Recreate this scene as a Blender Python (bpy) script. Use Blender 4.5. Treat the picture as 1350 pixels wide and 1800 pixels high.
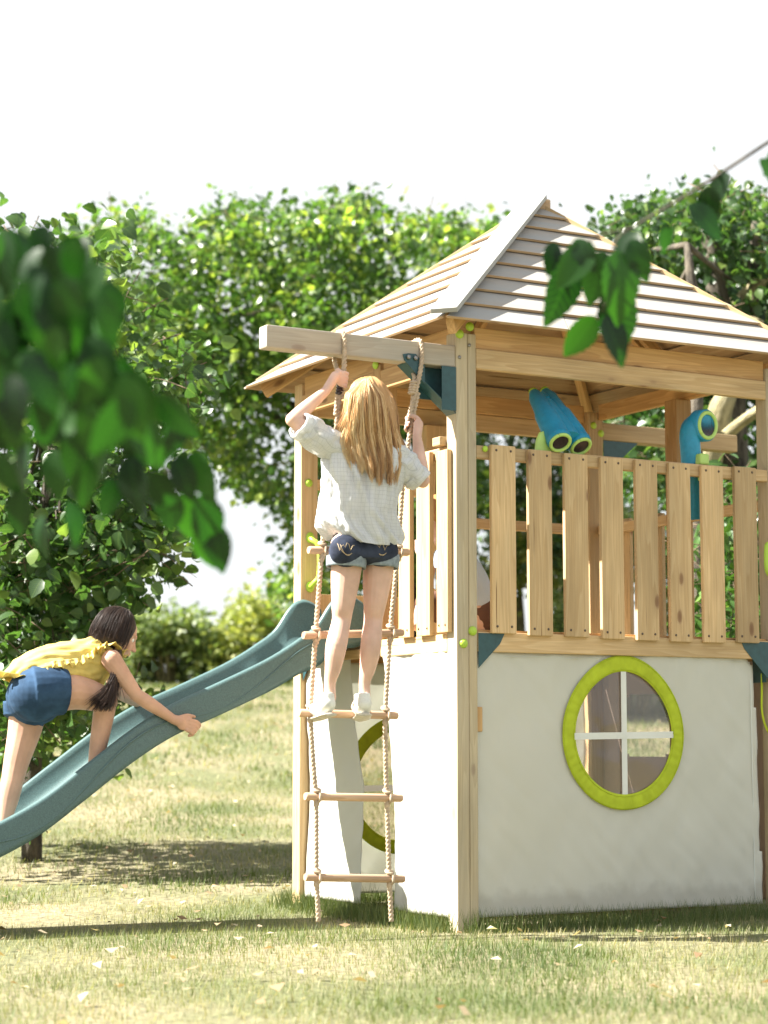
import bpy, math, random
import numpy as np
from mathutils import Vector, Matrix, noise
random.seed(7); rng = np.random.default_rng(11)
R_ = math.radians
scene = bpy.context.scene
for o in list(bpy.data.objects): bpy.data.objects.remove(o)

# ------------------------------------------------------------------ camera, sky, sun, exposure
FPX = 3550.0; PITCH = math.atan(408 / FPX); EYE = 0.75
CAM = Vector((0, 0, EYE))
cd = bpy.data.cameras.new("camera"); cam = bpy.data.objects.new("camera", cd); scene.collection.objects.link(cam)
cam.location = CAM; cam.rotation_euler = (R_(90) + PITCH, 0, 0)
cd.sensor_fit = 'HORIZONTAL'; cd.sensor_width = 36; cd.lens = FPX / 1350 * 36
cd.clip_start = 0.05; cd.clip_end = 2000
cd.dof.use_dof = True; cd.dof.focus_distance = 8.3; cd.dof.aperture_fstop = 3.6
scene.camera = cam

TH = R_(29.6)
UV_ = Vector((math.cos(TH), math.sin(TH), 0)); VV_ = Vector((-math.sin(TH), math.cos(TH), 0))
A0 = Vector((0.2935, 8.142, 0))
SUN_EL = R_(45); DEL = R_(24)
hs = (-math.cos(DEL) * UV_ + math.sin(DEL) * VV_)
SUND = Vector((hs.x * math.cos(SUN_EL), hs.y * math.cos(SUN_EL), math.sin(SUN_EL)))
w = bpy.data.worlds.new("World"); scene.world = w; w.use_nodes = True
nt = w.node_tree; bg = nt.nodes['Background']; bg.inputs[1].default_value = 0.08
sky = nt.nodes.new('ShaderNodeTexSky'); sky.sky_type = 'NISHITA'; sky.sun_disc = False
sky.sun_elevation = SUN_EL; sky.sun_rotation = math.atan2(SUND.x, SUND.y)
sky.air_density = 0.9; sky.dust_density = 4.0; sky.ozone_density = 0.7
# bright thin summer cloud over the blue
tcw = nt.nodes.new('ShaderNodeTexCoord'); cn = nt.nodes.new('ShaderNodeTexNoise'); cn.inputs['Scale'].default_value = 2.2; cn.inputs['Detail'].default_value = 7
mpw = nt.nodes.new('ShaderNodeMapping'); mpw.inputs['Scale'].default_value = (1, 1, 3); nt.links.new(tcw.outputs['Generated'], mpw.inputs[0]); nt.links.new(mpw.outputs[0], cn.inputs[0])
cr_ = nt.nodes.new('ShaderNodeValToRGB'); cr_.color_ramp.elements[0].position = .2; cr_.color_ramp.elements[0].color = (.72, .72, .72, 1); cr_.color_ramp.elements[1].position = .6
nt.links.new(cn.outputs[0], cr_.inputs[0]); mxw = nt.nodes.new('ShaderNodeMix'); mxw.data_type = 'RGBA'; mxw.inputs[7].default_value = (2.9, 2.98, 3.0, 1)
nt.links.new(cr_.outputs[0], mxw.inputs[0]); nt.links.new(sky.outputs[0], mxw.inputs[6]); nt.links.new(mxw.outputs[2], bg.inputs[0])
sd = bpy.data.lights.new("sun", 'SUN'); sd.energy = 5.0; sd.angle = R_(0.5); sd.color = (1.0, 0.945, 0.86)
so = bpy.data.objects.new("sun", sd); scene.collection.objects.link(so)
so.rotation_euler = SUND.to_track_quat('Z', 'Y').to_euler(); so.location = SUND * 30
scene.view_settings.view_transform = 'Standard'; scene.view_settings.look = 'None'
scene.view_settings.exposure = 2.22; scene.view_settings.gamma = 1.0
scene.render.engine = 'CYCLES'
scene.cycles.max_bounces = 8; scene.cycles.transparent_max_bounces = 12

# ------------------------------------------------------------------ helpers
F_ = Vector((0, math.cos(PITCH), math.sin(PITCH))); U_ = Vector((0, -math.sin(PITCH), math.cos(PITCH))); RX = Vector((1, 0, 0))
def ray(px, py): return F_ + (px - 675) / FPX * RX + (900 - py) / FPX * U_
def P(px, py, Z): return CAM + ray(float(px), float(py)) * float(Z)                   # world point at a distance
def LP(px, py, b):                                               # point of the tower's own frame on its plane b
    d = ray(px, py); t = (b - (CAM - A0).dot(VV_)) / d.dot(VV_); q = CAM + d * t - A0
    return Vector((q.dot(UV_), q.dot(VV_), q.z))
TM = Matrix.Translation(A0) @ Matrix.Rotation(TH, 4, 'Z')

def link(o, parent=None):
    scene.collection.objects.link(o)
    if parent is not None: o.parent = parent
    return o
def tag(o, label=None, cat=None, group=None, kind=None):
    if label: o['label'] = label
    if cat: o['category'] = cat
    if group: o['group'] = group
    if kind: o['kind'] = kind
    return o
def empty(name, loc=(0, 0, 0), rz=0.0):
    o = bpy.data.objects.new(name, None); o.location = loc; o.rotation_euler = (0, 0, rz); o.empty_display_size = .1
    return link(o)

class MB:
    def __init__(s): s.v = []; s.f = []; s.w = []
    def add(s, vs, fs, ws=None):
        n = len(s.v); s.v += [tuple(x) for x in vs]; s.f += [tuple(i + n for i in f) for f in fs]
        s.w += [tuple(x) for x in (ws if ws is not None else vs)]
        return s
    def box(s, c, size, M=None, x0=None):
        hx, hy, hz = [k / 2 for k in size]; ax = max(range(3), key=lambda i: size[i])
        off = (random.uniform(0, 50), random.uniform(0, 50), random.uniform(0, 50))
        vs, ws = [], []
        for x in (-hx, hx):
            for y in (-hy, hy):
                for z in (-hz, hz):
                    p = Vector((x, y, z)); l = [x, y, z]; l[0], l[ax] = l[ax], l[0]
                    ws.append((l[0] + off[0], l[1] + off[1], l[2] + off[2]))
                    if M is not None: p = M @ p
                    vs.append(p + Vector(c))
        return s.add(vs, [(0, 1, 3, 2), (4, 6, 7, 5), (0, 4, 5, 1), (2, 3, 7, 6), (0, 2, 6, 4), (1, 5, 7, 3)], ws)
    def bb(s, x0, x1, y0, y1, z0, z1):
        return s.box(((x0 + x1) / 2, (y0 + y1) / 2, (z0 + z1) / 2), (abs(x1 - x0), abs(y1 - y0), abs(z1 - z0)))
    def prism(s, pts, d):                                        # polygon extruded along d
        n = len(pts); d = Vector(d); pts = [Vector(p) for p in pts]
        vs = pts + [p + d for p in pts]
        fs = [tuple(range(n)), tuple(range(2 * n - 1, n - 1, -1))] + [((i + 1) % n, i, n + i, n + (i + 1) % n) for i in range(n)]
        return s.add(vs, fs)
    def sweep(s, pts, rx, ry=None, ref=None, n=12, caps=True, sub=1, prof=None, twist=0.0):
        pts = [Vector(p) for p in pts]; m = len(pts)
        if not hasattr(rx, '__len__'): rx = [rx] * m
        if ry is None: ry = rx
        if not hasattr(ry, '__len__'): ry = [ry] * m
        if sub > 1:
            def cr(a, t, k):
                p0, p1, p2, p3 = a[max(k - 1, 0)], a[k], a[k + 1], a[min(k + 2, m - 1)]
                return .5 * ((2 * p1) + (p2 - p0) * t + (2 * p0 - 5 * p1 + 4 * p2 - p3) * t * t + (3 * p1 - p0 - 3 * p2 + p3) * t ** 3)
            np_, nx, ny = [], [], []
            for k in range(m - 1):
                for j in range(sub):
                    t = j / sub; np_.append(cr(pts, t, k)); nx.append(max(1e-4, cr(rx, t, k))); ny.append(max(1e-4, cr(ry, t, k)))
            np_.append(pts[-1]); nx.append(rx[-1]); ny.append(ry[-1]); pts, rx, ry = np_, nx, ny; m = len(pts)
        ref0 = Vector(ref) if ref is not None else None
        X = None; vs = []; ws = []; L = 0
        for i, p in enumerate(pts):
            T = (pts[min(i + 1, m - 1)] - pts[max(i - 1, 0)])
            T = T.normalized() if T.length > 1e-9 else Vector((0, 0, 1))
            if ref0 is not None: base = ref0
            elif X is not None: base = X
            else: base = Vector((1, 0, 0)) if abs(T.x) < .8 else Vector((0, 1, 0))
            X = base - T * base.dot(T)
            if X.length < 1e-6: X = T.orthogonal()
            X.normalize(); Y = T.cross(X)
            if i: L += (p - pts[i - 1]).length
            for k in range(n):
                a = 2 * math.pi * k / n; r = prof(a - twist * L) if prof else 1
                vs.append(p + X * (math.cos(a) * rx[i] * r) + Y * (math.sin(a) * ry[i] * r))
                ws.append((L, math.cos(a) * rx[i], math.sin(a) * ry[i]))
        fs = [(i * n + k, i * n + (k + 1) % n, (i + 1) * n + (k + 1) % n, (i + 1) * n + k) for i in range(m - 1) for k in range(n)]
        if caps:
            fs += [tuple(range(n - 1, -1, -1)), tuple((m - 1) * n + k for k in range(n))]
        return s.add(vs, fs, ws)
    def limb(s, pts, r, ry=None, ref=None, n=14, sub=5):         # rounded ends for voxel union
        s.sweep(pts, r, ry, ref, n, True, sub)
        rr = r if hasattr(r, '__len__') else [r] * len(pts)
        s.ell(pts[0], (rr[0],) * 3, n=10); s.ell(pts[-1], (rr[-1],) * 3, n=10)
        return s
    def ell(s, c, r, M=None, n=14):
        c = Vector(c); vs = [];
        for i in range(n + 1):
            th = math.pi * i / n
            for k in range(2 * n if 0 < i < n else 1):
                a = math.pi * k / n
                p = Vector((r[0] * math.sin(th) * math.cos(a), r[1] * math.sin(th) * math.sin(a), r[2] * math.cos(th)))
                if M is not None: p = M @ p
                vs.append(c + p)
        m = 2 * n; fs = []
        for k in range(m): fs.append((0, 1 + k, 1 + (k + 1) % m))
        for i in range(n - 2):
            for k in range(m):
                a = 1 + i * m + k; b = 1 + i * m + (k + 1) % m; fs.append((a, a + m, b + m, b))
        e = len(vs) - 1
        for k in range(m): fs.append((e, 1 + (n - 2) * m + (k + 1) % m, 1 + (n - 2) * m + k))
        return s.add(vs, fs)
    def grid(s, fn, nu, nv, uvscale=(1, 1), closeu=False):
        vs, ws = [], []
        for j in range(nv + 1):
            for i in range(nu if closeu else nu + 1):
                vs.append(Vector(fn(i / nu, j / nv))); ws.append((i / nu * uvscale[0], j / nv * uvscale[1], 0))
        m = nu if closeu else nu + 1
        fs = [(j * m + i, j * m + (i + 1) % m, (j + 1) * m + (i + 1) % m, (j + 1) * m + i) for j in range(nv) for i in range(nu)]
        return s.add(vs, fs, ws)
    def mesh(s, name, smooth=False):
        me = bpy.data.meshes.new(name); me.from_pydata(s.v, [], s.f)
        at = me.attributes.new('wc', 'FLOAT_VECTOR', 'POINT')
        at.data.foreach_set('vector', np.array(s.w, dtype=np.float32).ravel())
        if smooth: me.polygons.foreach_set('use_smooth', [True] * len(me.polygons))
        me.update(); return me
    def build(s, name, mat, parent=None, smooth=False, bevel=0, remesh=0, thick=0, fix=False):
        me = s.mesh(name, smooth); me.materials.append(mat); o = bpy.data.objects.new(name, me); link(o, parent)
        if fix:
            import bmesh
            bm = bmesh.new(); bm.from_mesh(me); bmesh.ops.recalc_face_normals(bm, faces=bm.faces); bm.to_mesh(me); bm.free()
        if remesh:
            m = o.modifiers.new('r', 'REMESH'); m.mode = 'VOXEL'; m.voxel_size = remesh; m.use_smooth_shade = True
            m2 = o.modifiers.new('s', 'SMOOTH'); m2.factor = .5; m2.iterations = 2
        if thick:
            m = o.modifiers.new('t', 'SOLIDIFY'); m.thickness = thick; m.offset = 0
        if bevel:
            m = o.modifiers.new('b', 'BEVEL'); m.width = bevel; m.segments = 2; m.limit_method = 'ANGLE'; m.angle_limit = R_(40)
        return o

# ------------------------------------------------------------------ materials
def mat(name):
    m = bpy.data.materials.new(name); m.use_nodes = True; n = m.node_tree
    return m, n, n.nodes['Principled BSDF'], n.nodes['Material Output']
def N(n, t, **k):
    x = n.nodes.new(t)
    for a, b in k.items(): setattr(x, a, b)
    return x
def ramp(n, stops, interp='LINEAR'):
    r = N(n, 'ShaderNodeValToRGB'); e = r.color_ramp.elements; r.color_ramp.interpolation = interp
    while len(e) < len(stops): e.new(.5)
    for i, (p, c) in enumerate(stops): e[i].position = p; e[i].color = (*c, 1)
    return r
def mixc(n, a, b, f, mode='MIX'):
    m = N(n, 'ShaderNodeMix', data_type='RGBA', blend_type=mode)
    for s, i in ((f, 0), (a, 6), (b, 7)):
        if hasattr(s, 'is_linked') or hasattr(s, 'links'): n.links.new(s, m.inputs[i])
        else: m.inputs[i].default_value = s if i == 0 else (*s, 1)
    return m.outputs[2]
def plain(name, col, rough=.5, var=.08, scale=30, bump=.1, spec=.5, sub=0):
    m, n, b, o = mat(name); tc = N(n, 'ShaderNodeTexCoord'); t = N(n, 'ShaderNodeTexNoise'); t.inputs['Scale'].default_value = scale
    t.inputs['Detail'].default_value = 6; n.links.new(tc.outputs['Object'], t.inputs[0])
    r = ramp(n, [(.3, tuple(c * (1 - var * 2) for c in col)), (.7, tuple(min(1, c * (1 + var)) for c in col))]); n.links.new(t.outputs[0], r.inputs[0])
    n.links.new(r.outputs[0], b.inputs['Base Color']); b.inputs['Roughness'].default_value = rough
    b.inputs['Specular IOR Level'].default_value = spec
    if bump:
        bp = N(n, 'ShaderNodeBump'); bp.inputs['Strength'].default_value = bump; bp.inputs['Distance'].default_value = .003
        n.links.new(t.outputs[0], bp.inputs['Height']); n.links.new(bp.outputs[0], b.inputs['Normal'])
    if sub: b.inputs['Subsurface Weight'].default_value = sub; b.inputs['Subsurface Radius'].default_value = (.02, .008, .004); b.inputs['Subsurface Scale'].default_value = .3
    return m
def wood(name, lo, hi, knot, rough=.65, grey=0.0, greycol=(.42, .40, .37), top=False):
    m, n, b, o = mat(name); at = N(n, 'ShaderNodeAttribute', attribute_name='wc')
    oi = N(n, 'ShaderNodeObjectInfo')
    mp = N(n, 'ShaderNodeMapping'); mp.inputs['Scale'].default_value = (.55, 9, 9); n.links.new(at.outputs['Vector'], mp.inputs[0])
    # growth rings, stretched along the board
    no = N(n, 'ShaderNodeTexNoise'); no.inputs['Scale'].default_value = 1.3; no.inputs['Detail'].default_value = 2; n.links.new(mp.outputs[0], no.inputs[0])
    # knots bend the grain
    mk = N(n, 'ShaderNodeMapping'); mk.inputs['Scale'].default_value = (4.2, 10, 10); n.links.new(at.outputs['Vector'], mk.inputs[0])
    vo = N(n, 'ShaderNodeTexVoronoi'); vo.inputs['Scale'].default_value = 1.0; n.links.new(mk.outputs[0], vo.inputs[0])
    kr = ramp(n, [(0.0, (1, 1, 1)), (.10, (.75, .75, .75)), (.16, (.12, .12, .12)), (.34, (0, 0, 0))]); n.links.new(vo.outputs['Distance'], kr.inputs[0])
    vs_ = N(n, 'ShaderNodeSeparateColor'); n.links.new(vo.outputs['Color'], vs_.inputs[0]); gt = N(n, 'ShaderNodeMath', operation='GREATER_THAN'); gt.inputs[1].default_value = .42; n.links.new(vs_.outputs[0], gt.inputs[0])
    km = N(n, 'ShaderNodeMath', operation='MULTIPLY'); n.links.new(kr.outputs[0], km.inputs[0]); n.links.new(gt.outputs[0], km.inputs[1])
    mc_ = N(n, 'ShaderNodeMapping'); mc_.inputs['Scale'].default_value = (1.4, 55, 55); n.links.new(at.outputs['Vector'], mc_.inputs[0])
    ck = N(n, 'ShaderNodeTexNoise'); ck.inputs['Scale'].default_value = 1; ck.inputs['Detail'].default_value = 3; n.links.new(mc_.outputs[0], ck.inputs[0])
    ckr = ramp(n, [(.26, (.42, .34, .28)), (.31, (1, 1, 1))]); n.links.new(ck.outputs[0], ckr.inputs[0])
    ms_ = N(n, 'ShaderNodeMapping'); ms_.inputs['Scale'].default_value = (1.1, 5, 5); n.links.new(at.outputs['Vector'], ms_.inputs[0])
    stn = N(n, 'ShaderNodeTexNoise'); stn.inputs['Scale'].default_value = 1.5; stn.inputs['Detail'].default_value = 5; n.links.new(ms_.outputs[0], stn.inputs[0])
    str_ = ramp(n, [(.35, (.80, .80, .78)), (.6, (1.04, 1.03, 1.0))]); n.links.new(stn.outputs[0], str_.inputs[0])
    ml = N(n, 'ShaderNodeMath', operation='MULTIPLY_ADD'); ml.inputs[1].default_value = 11
    n.links.new(no.outputs[0], ml.inputs[0])
    kk = N(n, 'ShaderNodeMath', operation='MULTIPLY'); kk.inputs[1].default_value = 1.3; n.links.new(km.outputs[0], kk.inputs[0]); n.links.new(kk.outputs[0], ml.inputs[2])
    fr = N(n, 'ShaderNodeMath', operation='FRACT'); n.links.new(ml.outputs[0], fr.inputs[0])
    rg = ramp(n, [(0, (0, 0, 0)), (.7, (.65, .65, .65)), (.93, (1, 1, 1)), (1, (.1, .1, .1))]); n.links.new(fr.outputs[0], rg.inputs[0])
    mf = N(n, 'ShaderNodeMapping'); mf.inputs['Scale'].default_value = (5, 160, 160); n.links.new(at.outputs['Vector'], mf.inputs[0])
    fi = N(n, 'ShaderNodeTexNoise'); fi.inputs['Scale'].default_value = 1; fi.inputs['Detail'].default_value = 4; n.links.new(mf.outputs[0], fi.inputs[0])
    c1 = mixc(n, lo, hi, rg.outputs[0])
    fr2 = ramp(n, [(.3, (.87, .85, .82)), (.7, (1.05, 1.05, 1.05))]); n.links.new(fi.outputs[0], fr2.inputs[0])
    c2 = mixc(n, c1, fr2.outputs[0], 1.0, 'MULTIPLY')
    c3 = mixc(n, mixc(n, mixc(n, c2, ckr.outputs[0], 1.0, 'MULTIPLY'), str_.outputs[0], 1.0, 'MULTIPLY'), knot, km.outputs[0])
    if grey:
        ng = N(n, 'ShaderNodeTexNoise'); ng.inputs['Scale'].default_value = 2.5; ng.inputs['Detail'].default_value = 5
        mg = N(n, 'ShaderNodeMapping'); mg.inputs['Scale'].default_value = (1, 5, 5); n.links.new(at.outputs['Vector'], mg.inputs[0]); n.links.new(mg.outputs[0], ng.inputs[0])
        gr = ramp(n, [(.35, (grey * .6,) * 3), (.65, (min(1, grey * 1.3),) * 3)]); n.links.new(ng.outputs[0], gr.inputs[0])
        gf = gr.outputs[0]
        if top:
            ge = N(n, 'ShaderNodeNewGeometry'); sz = N(n, 'ShaderNodeSeparateXYZ'); n.links.new(ge.outputs['True Normal'], sz.inputs[0])
            mr_ = N(n, 'ShaderNodeMapRange'); mr_.inputs[1].default_value = .35; mr_.inputs[2].default_value = .55; n.links.new(sz.outputs[2], mr_.inputs[0])
            mm_ = N(n, 'ShaderNodeMath', operation='MULTIPLY'); n.links.new(gf, mm_.inputs[0]); n.links.new(mr_.outputs[0], mm_.inputs[1]); gf = mm_.outputs[0]
        c3 = mixc(n, c3, greycol, gf)
    hv = N(n, 'ShaderNodeHueSaturation'); n.links.new(c3, hv.inputs['Color'])
    vr = N(n, 'ShaderNodeMapRange'); vr.inputs[3].default_value = .80; vr.inputs[4].default_value = 1.13; n.links.new(oi.outputs['Random'], vr.inputs[0])
    n.links.new(vr.outputs[0], hv.inputs['Value'])
    n.links.new(hv.outputs[0], b.inputs['Base Color']); b.inputs['Roughness'].default_value = rough; b.inputs['Specular IOR Level'].default_value = .3
    bp = N(n, 'ShaderNodeBump'); bp.inputs['Strength'].default_value = .35; bp.inputs['Distance'].default_value = .0015
    n.links.new(fi.outputs[0], bp.inputs['Height']); n.links.new(bp.outputs[0], b.inputs['Normal'])
    return m
def leafmat(name, a, b_, c, trans=.45, rough=.45, vein=False, tcol=None):
    m, n, b, o = mat(name); at = N(n, 'ShaderNodeAttribute', attribute_name='lv')
    r = ramp(n, [(0, a), (.55, b_), (.93, c), (1.0, tuple(min(1, q * 1.4) for q in c))]); n.links.new(at.outputs['Fac'], r.inputs[0])
    col = r.outputs[0]
    if vein:
        wc = N(n, 'ShaderNodeAttribute', attribute_name='wc'); sp = N(n, 'ShaderNodeSeparateXYZ'); n.links.new(wc.outputs['Vector'], sp.inputs[0])
        ab = N(n, 'ShaderNodeMath', operation='ABSOLUTE'); n.links.new(sp.outputs[1], ab.inputs[0])
        mm = N(n, 'ShaderNodeMath', operation='MULTIPLY_ADD'); mm.inputs[1].default_value = -.8; n.links.new(ab.outputs[0], mm.inputs[0]); n.links.new(sp.outputs[0], mm.inputs[2])
        mu = N(n, 'ShaderNodeMath', operation='MULTIPLY'); mu.inputs[1].default_value = 9; n.links.new(mm.outputs[0], mu.inputs[0])
        fr = N(n, 'ShaderNodeMath', operation='FRACT'); n.links.new(mu.outputs[0], fr.inputs[0])
        vr = ramp(n, [(0, (1, 1, 1)), (.12, (0, 0, 0)), (.88, (0, 0, 0)), (1, (1, 1, 1))]); n.links.new(fr.outputs[0], vr.inputs[0])
        mr = ramp(n, [(0, (1, 1, 1)), (.02, (0, 0, 0))]); n.links.new(ab.outputs[0], mr.inputs[0])
        mx = N(n, 'ShaderNodeMath', operation='MAXIMUM'); n.links.new(vr.outputs[0], mx.inputs[0]); n.links.new(mr.outputs[0], mx.inputs[1])
        sc_ = N(n, 'ShaderNodeMath', operation='MULTIPLY'); sc_.inputs[1].default_value = .35; n.links.new(mx.outputs[0], sc_.inputs[0])
        col = mixc(n, col, tuple(min(1, q * 1.7) for q in c), sc_.outputs[0])
    n.links.new(col, b.inputs['Base Color']); b.inputs['Roughness'].default_value = rough; b.inputs['Specular IOR Level'].default_value = .45
    tr = N(n, 'ShaderNodeBsdfTranslucent'); hs_ = N(n, 'ShaderNodeHueSaturation'); hs_.inputs['Value'].default_value = 1.9; hs_.inputs['Saturation'].default_value = 1.05
    n.links.new(col, hs_.inputs['Color'])
    tc_ = mixc(n, hs_.outputs[0], tcol or (1.0, 1.0, .55), 1.0, 'MULTIPLY'); n.links.new(tc_, tr.inputs[0])
    mx = N(n, 'ShaderNodeMixShader'); mx.inputs[0].default_value = trans
    n.links.new(b.outputs[0], mx.inputs[1]); n.links.new(tr.outputs[0], mx.inputs[2]); n.links.new(mx.outputs[0], o.inputs[0])
    return m
def fabric(name, col, trans=.3, rough=.85, weave=900, bump=.15, checks=None, tcol=None, var=.05, vscale=6):
    m, n, b, o = mat(name); tc = N(n, 'ShaderNodeTexCoord')
    t = N(n, 'ShaderNodeTexNoise'); t.inputs['Scale'].default_value = vscale; t.inputs['Detail'].default_value = 4; n.links.new(tc.outputs['Object'], t.inputs[0])
    r = ramp(n, [(.3, tuple(c * (1 - var) for c in col)), (.7, tuple(min(1, c * (1 + var)) for c in col))]); n.links.new(t.outputs[0], r.inputs[0]); c = r.outputs[0]
    if checks:
        wc = N(n, 'ShaderNodeAttribute', attribute_name='wc'); sp = N(n, 'ShaderNodeSeparateXYZ'); n.links.new(wc.outputs['Vector'], sp.inputs[0])
        outs = []
        for i in (0, 1):
            mu = N(n, 'ShaderNodeMath', operation='MULTIPLY'); mu.inputs[1].default_value = checks[0]; n.links.new(sp.outputs[i], mu.inputs[0])
            fr = N(n, 'ShaderNodeMath', operation='FRACT'); n.links.new(mu.outputs[0], fr.inputs[0])
            lt = N(n, 'ShaderNodeMath', operation='LESS_THAN'); lt.inputs[1].default_value = .09; n.links.new(fr.outputs[0], lt.inputs[0]); outs.append(lt.outputs[0])
        mx = N(n, 'ShaderNodeMath', operation='MAXIMUM'); n.links.new(outs[0], mx.inputs[0]); n.links.new(outs[1], mx.inputs[1])
        c = mixc(n, c, checks[1], mx.outputs[0])
    if 'canvas' in name and 'shoe' not in name:                   # mud splash near the ground
        wc = N(n, 'ShaderNodeAttribute', attribute_name='wc'); sp = N(n, 'ShaderNodeSeparateXYZ'); n.links.new(wc.outputs['Vector'], sp.inputs[0])
        nz = N(n, 'ShaderNodeTexNoise'); nz.inputs['Scale'].default_value = 14; nz.inputs['Detail'].default_value = 8; n.links.new(wc.outputs['Vector'], nz.inputs[0])
        ad = N(n, 'ShaderNodeMath', operation='MULTIPLY_ADD'); ad.inputs[1].default_value = -.12; n.links.new(nz.outputs[0], ad.inputs[0]); n.links.new(sp.outputs[1], ad.inputs[2])
        dr = ramp(n, [(0.0, (.22, .22, .22)), (.05, (0, 0, 0))]); n.links.new(ad.outputs[0], dr.inputs[0]); c = mixc(n, c, (.30, .25, .17), dr.outputs[0])
    n.links.new(c, b.inputs['Base Color']); b.inputs['Roughness'].default_value = rough; b.inputs['Specular IOR Level'].default_value = .15
    wv = N(n, 'ShaderNodeTexNoise'); wv.inputs['Scale'].default_value = weave; wv.inputs['Detail'].default_value = 2; n.links.new(tc.outputs['Object'], wv.inputs[0])
    bp = N(n, 'ShaderNodeBump'); bp.inputs['Strength'].default_value = bump; bp.inputs['Distance'].default_value = .001
    n.links.new(wv.outputs[0], bp.inputs['Height']); n.links.new(bp.outputs[0], b.inputs['Normal'])
    if trans:
        tr = N(n, 'ShaderNodeBsdfTranslucent'); n.links.new(mixc(n, c, tcol or (1, 1, 1), 1.0, 'MULTIPLY'), tr.inputs[0])
        ms = N(n, 'ShaderNodeMixShader'); ms.inputs[0].default_value = trans
        n.links.new(b.outputs[0], ms.inputs[1]); n.links.new(tr.outputs[0], ms.inputs[2]); n.links.new(ms.outputs[0], o.inputs[0])
    return m

M = {}
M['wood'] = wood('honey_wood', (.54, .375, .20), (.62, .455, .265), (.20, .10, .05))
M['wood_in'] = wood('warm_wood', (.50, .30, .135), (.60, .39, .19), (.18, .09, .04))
M['post'] = wood('post_wood', (.46, .36, .22), (.56, .46, .30), (.22, .13, .07), grey=.35, greycol=(.47, .44, .36))
M['armw'] = wood('weathered_beam_wood', (.40, .32, .24), (.49, .41, .32), (.22, .13, .08), grey=.5, greycol=(.40, .38, .34))
M['roof'] = wood('roof_wood', (.42, .28, .17), (.52, .37, .23), (.22, .13, .08), grey=1.25, greycol=(.28, .28, .27), top=True)
M['trimw'] = wood('roof_trim_wood', (.36, .34, .31), (.42, .40, .37), (.25, .18, .13), grey=1.1, greycol=(.40, .40, .385))
M['rung'] = wood('rung_wood', (.50, .33, .22), (.60, .42, .30), (.42, .27, .17))
M['teal'] = plain('teal_metal', (.022, .075, .085), .38, .12, 40, .05)
M['cap'] = plain('lime_plastic', (.40, .60, .06), .4, .05, 20, .03)
M['lime'] = plain('pale_lime_plastic', (.42, .62, .16), .42, .05, 20, .03)
M['blue'] = plain('blue_plastic', (.014, .25, .42), .42, .06, 60, .12)
M['screw'] = plain('steel', (.30, .29, .28), .35, .2, 200, .0); M['screw'].node_tree.nodes['Principled BSDF'].inputs['Metallic'].default_value = .9
M['hole'] = plain('nail_head', (.10, .07, .05), .6, .2, 200, .0)
M['lens'] = plain('dark_lens', (.05, .035, .04), .12, .2, 25, .02)
M['rope'] = fabric('rope_fibre', (.46, .36, .26), 0, .9, 700, .5, var=.25, vscale=60)
M['skin'] = plain('skin', (.64, .42, .33), .58, .08, 14, .15, .3, sub=.18)
M['skin2'] = plain('tanned_skin', (.55, .335, .24), .58, .08, 14, .15, .3, sub=.18)
M['canvas'] = fabric('white_canvas', (.78, .81, .765), .42, .8, 700, .12, tcol=(.95, .80, .70), var=.02, vscale=3)
M['canvas_bright'] = fabric('sunlit_canvas', (.80, .81, .75), .55, .8, 700, .12, var=.03, vscale=4)  # copy of the white canvas, brightened so the back wall looks sunlit
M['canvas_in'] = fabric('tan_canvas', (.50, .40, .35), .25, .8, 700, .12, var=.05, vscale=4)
M['trim'] = fabric('lime_trim', (.50, .60, .045), .18, .8, 500, .2, var=.12, vscale=18)
M['strip'] = fabric('white_strip', (.78, .80, .77), .15, .8, 500, .1)
M['shirt'] = fabric('checked_white_cotton', (.82, .84, .86), .42, .9, 400, .3, checks=(88, (.66, .68, .70)), tcol=(1, .96, .92), var=.04)
M['denim'] = fabric('dark_denim', (.032, .040, .065), 0, .85, 900, .5, var=.45, vscale=22)
M['denim_in'] = fabric('denim_cuff', (.23, .27, .30), 0, .9, 900, .6, var=.25, vscale=60)
M['denim2'] = fabric('blue_denim', (.028, .062, .12), 0, .85, 900, .5, var=.35, vscale=16)
M['thread'] = plain('orange_thread', (.50, .38, .22), .7, .1, 50, 0)
M['yellow'] = fabric('yellow_cotton', (.74, .60, .19), .22, .85, 400, .3, var=.14, vscale=22)
M['shoe'] = fabric('white_canvas_shoe', (.66, .66, .62), 0, .85, 500, .3, var=.15, vscale=40)
M['sole'] = plain('shoe_sole', (.52, .48, .40), .6, .12, 60, .1)
M['bluewhite'] = fabric('pale_blue_cotton', (.58, .70, .86), .25, .9, 500, .2)
M['brown'] = fabric('brown_cotton', (.13, .07, .05), 0, .9, 500, .3, var=.2)
M['eye'] = plain('eye_white', (.75, .73, .70), .2, .02, 10, 0)
M['iris'] = plain('dark_iris', (.05, .03, .02), .2, .02, 10, 0)
def hairmat(name, a, b_, c):
    m, n, b, o = mat(name); at = N(n, 'ShaderNodeAttribute', attribute_name='lv')
    r = ramp(n, [(0, a), (.5, b_), (1, c)]); n.links.new(at.outputs['Fac'], r.inputs[0]); n.links.new(r.outputs[0], b.inputs['Base Color'])
    b.inputs['Roughness'].default_value = .42; b.inputs['Specular IOR Level'].default_value = .6; b.inputs['Anisotropic'].default_value = .5
    tr = N(n, 'ShaderNodeBsdfTranslucent'); n.links.new(r.outputs[0], tr.inputs[0]); ms = N(n, 'ShaderNodeMixShader'); ms.inputs[0].default_value = .25
    n.links.new(b.outputs[0], ms.inputs[1]); n.links.new(tr.outputs[0], ms.inputs[2]); n.links.new(ms.outputs[0], o.inputs[0])
    return m
M['blond'] = hairmat('blond_hair', (.36, .17, .06), (.74, .45, .19), (1.0, .82, .50))
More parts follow.
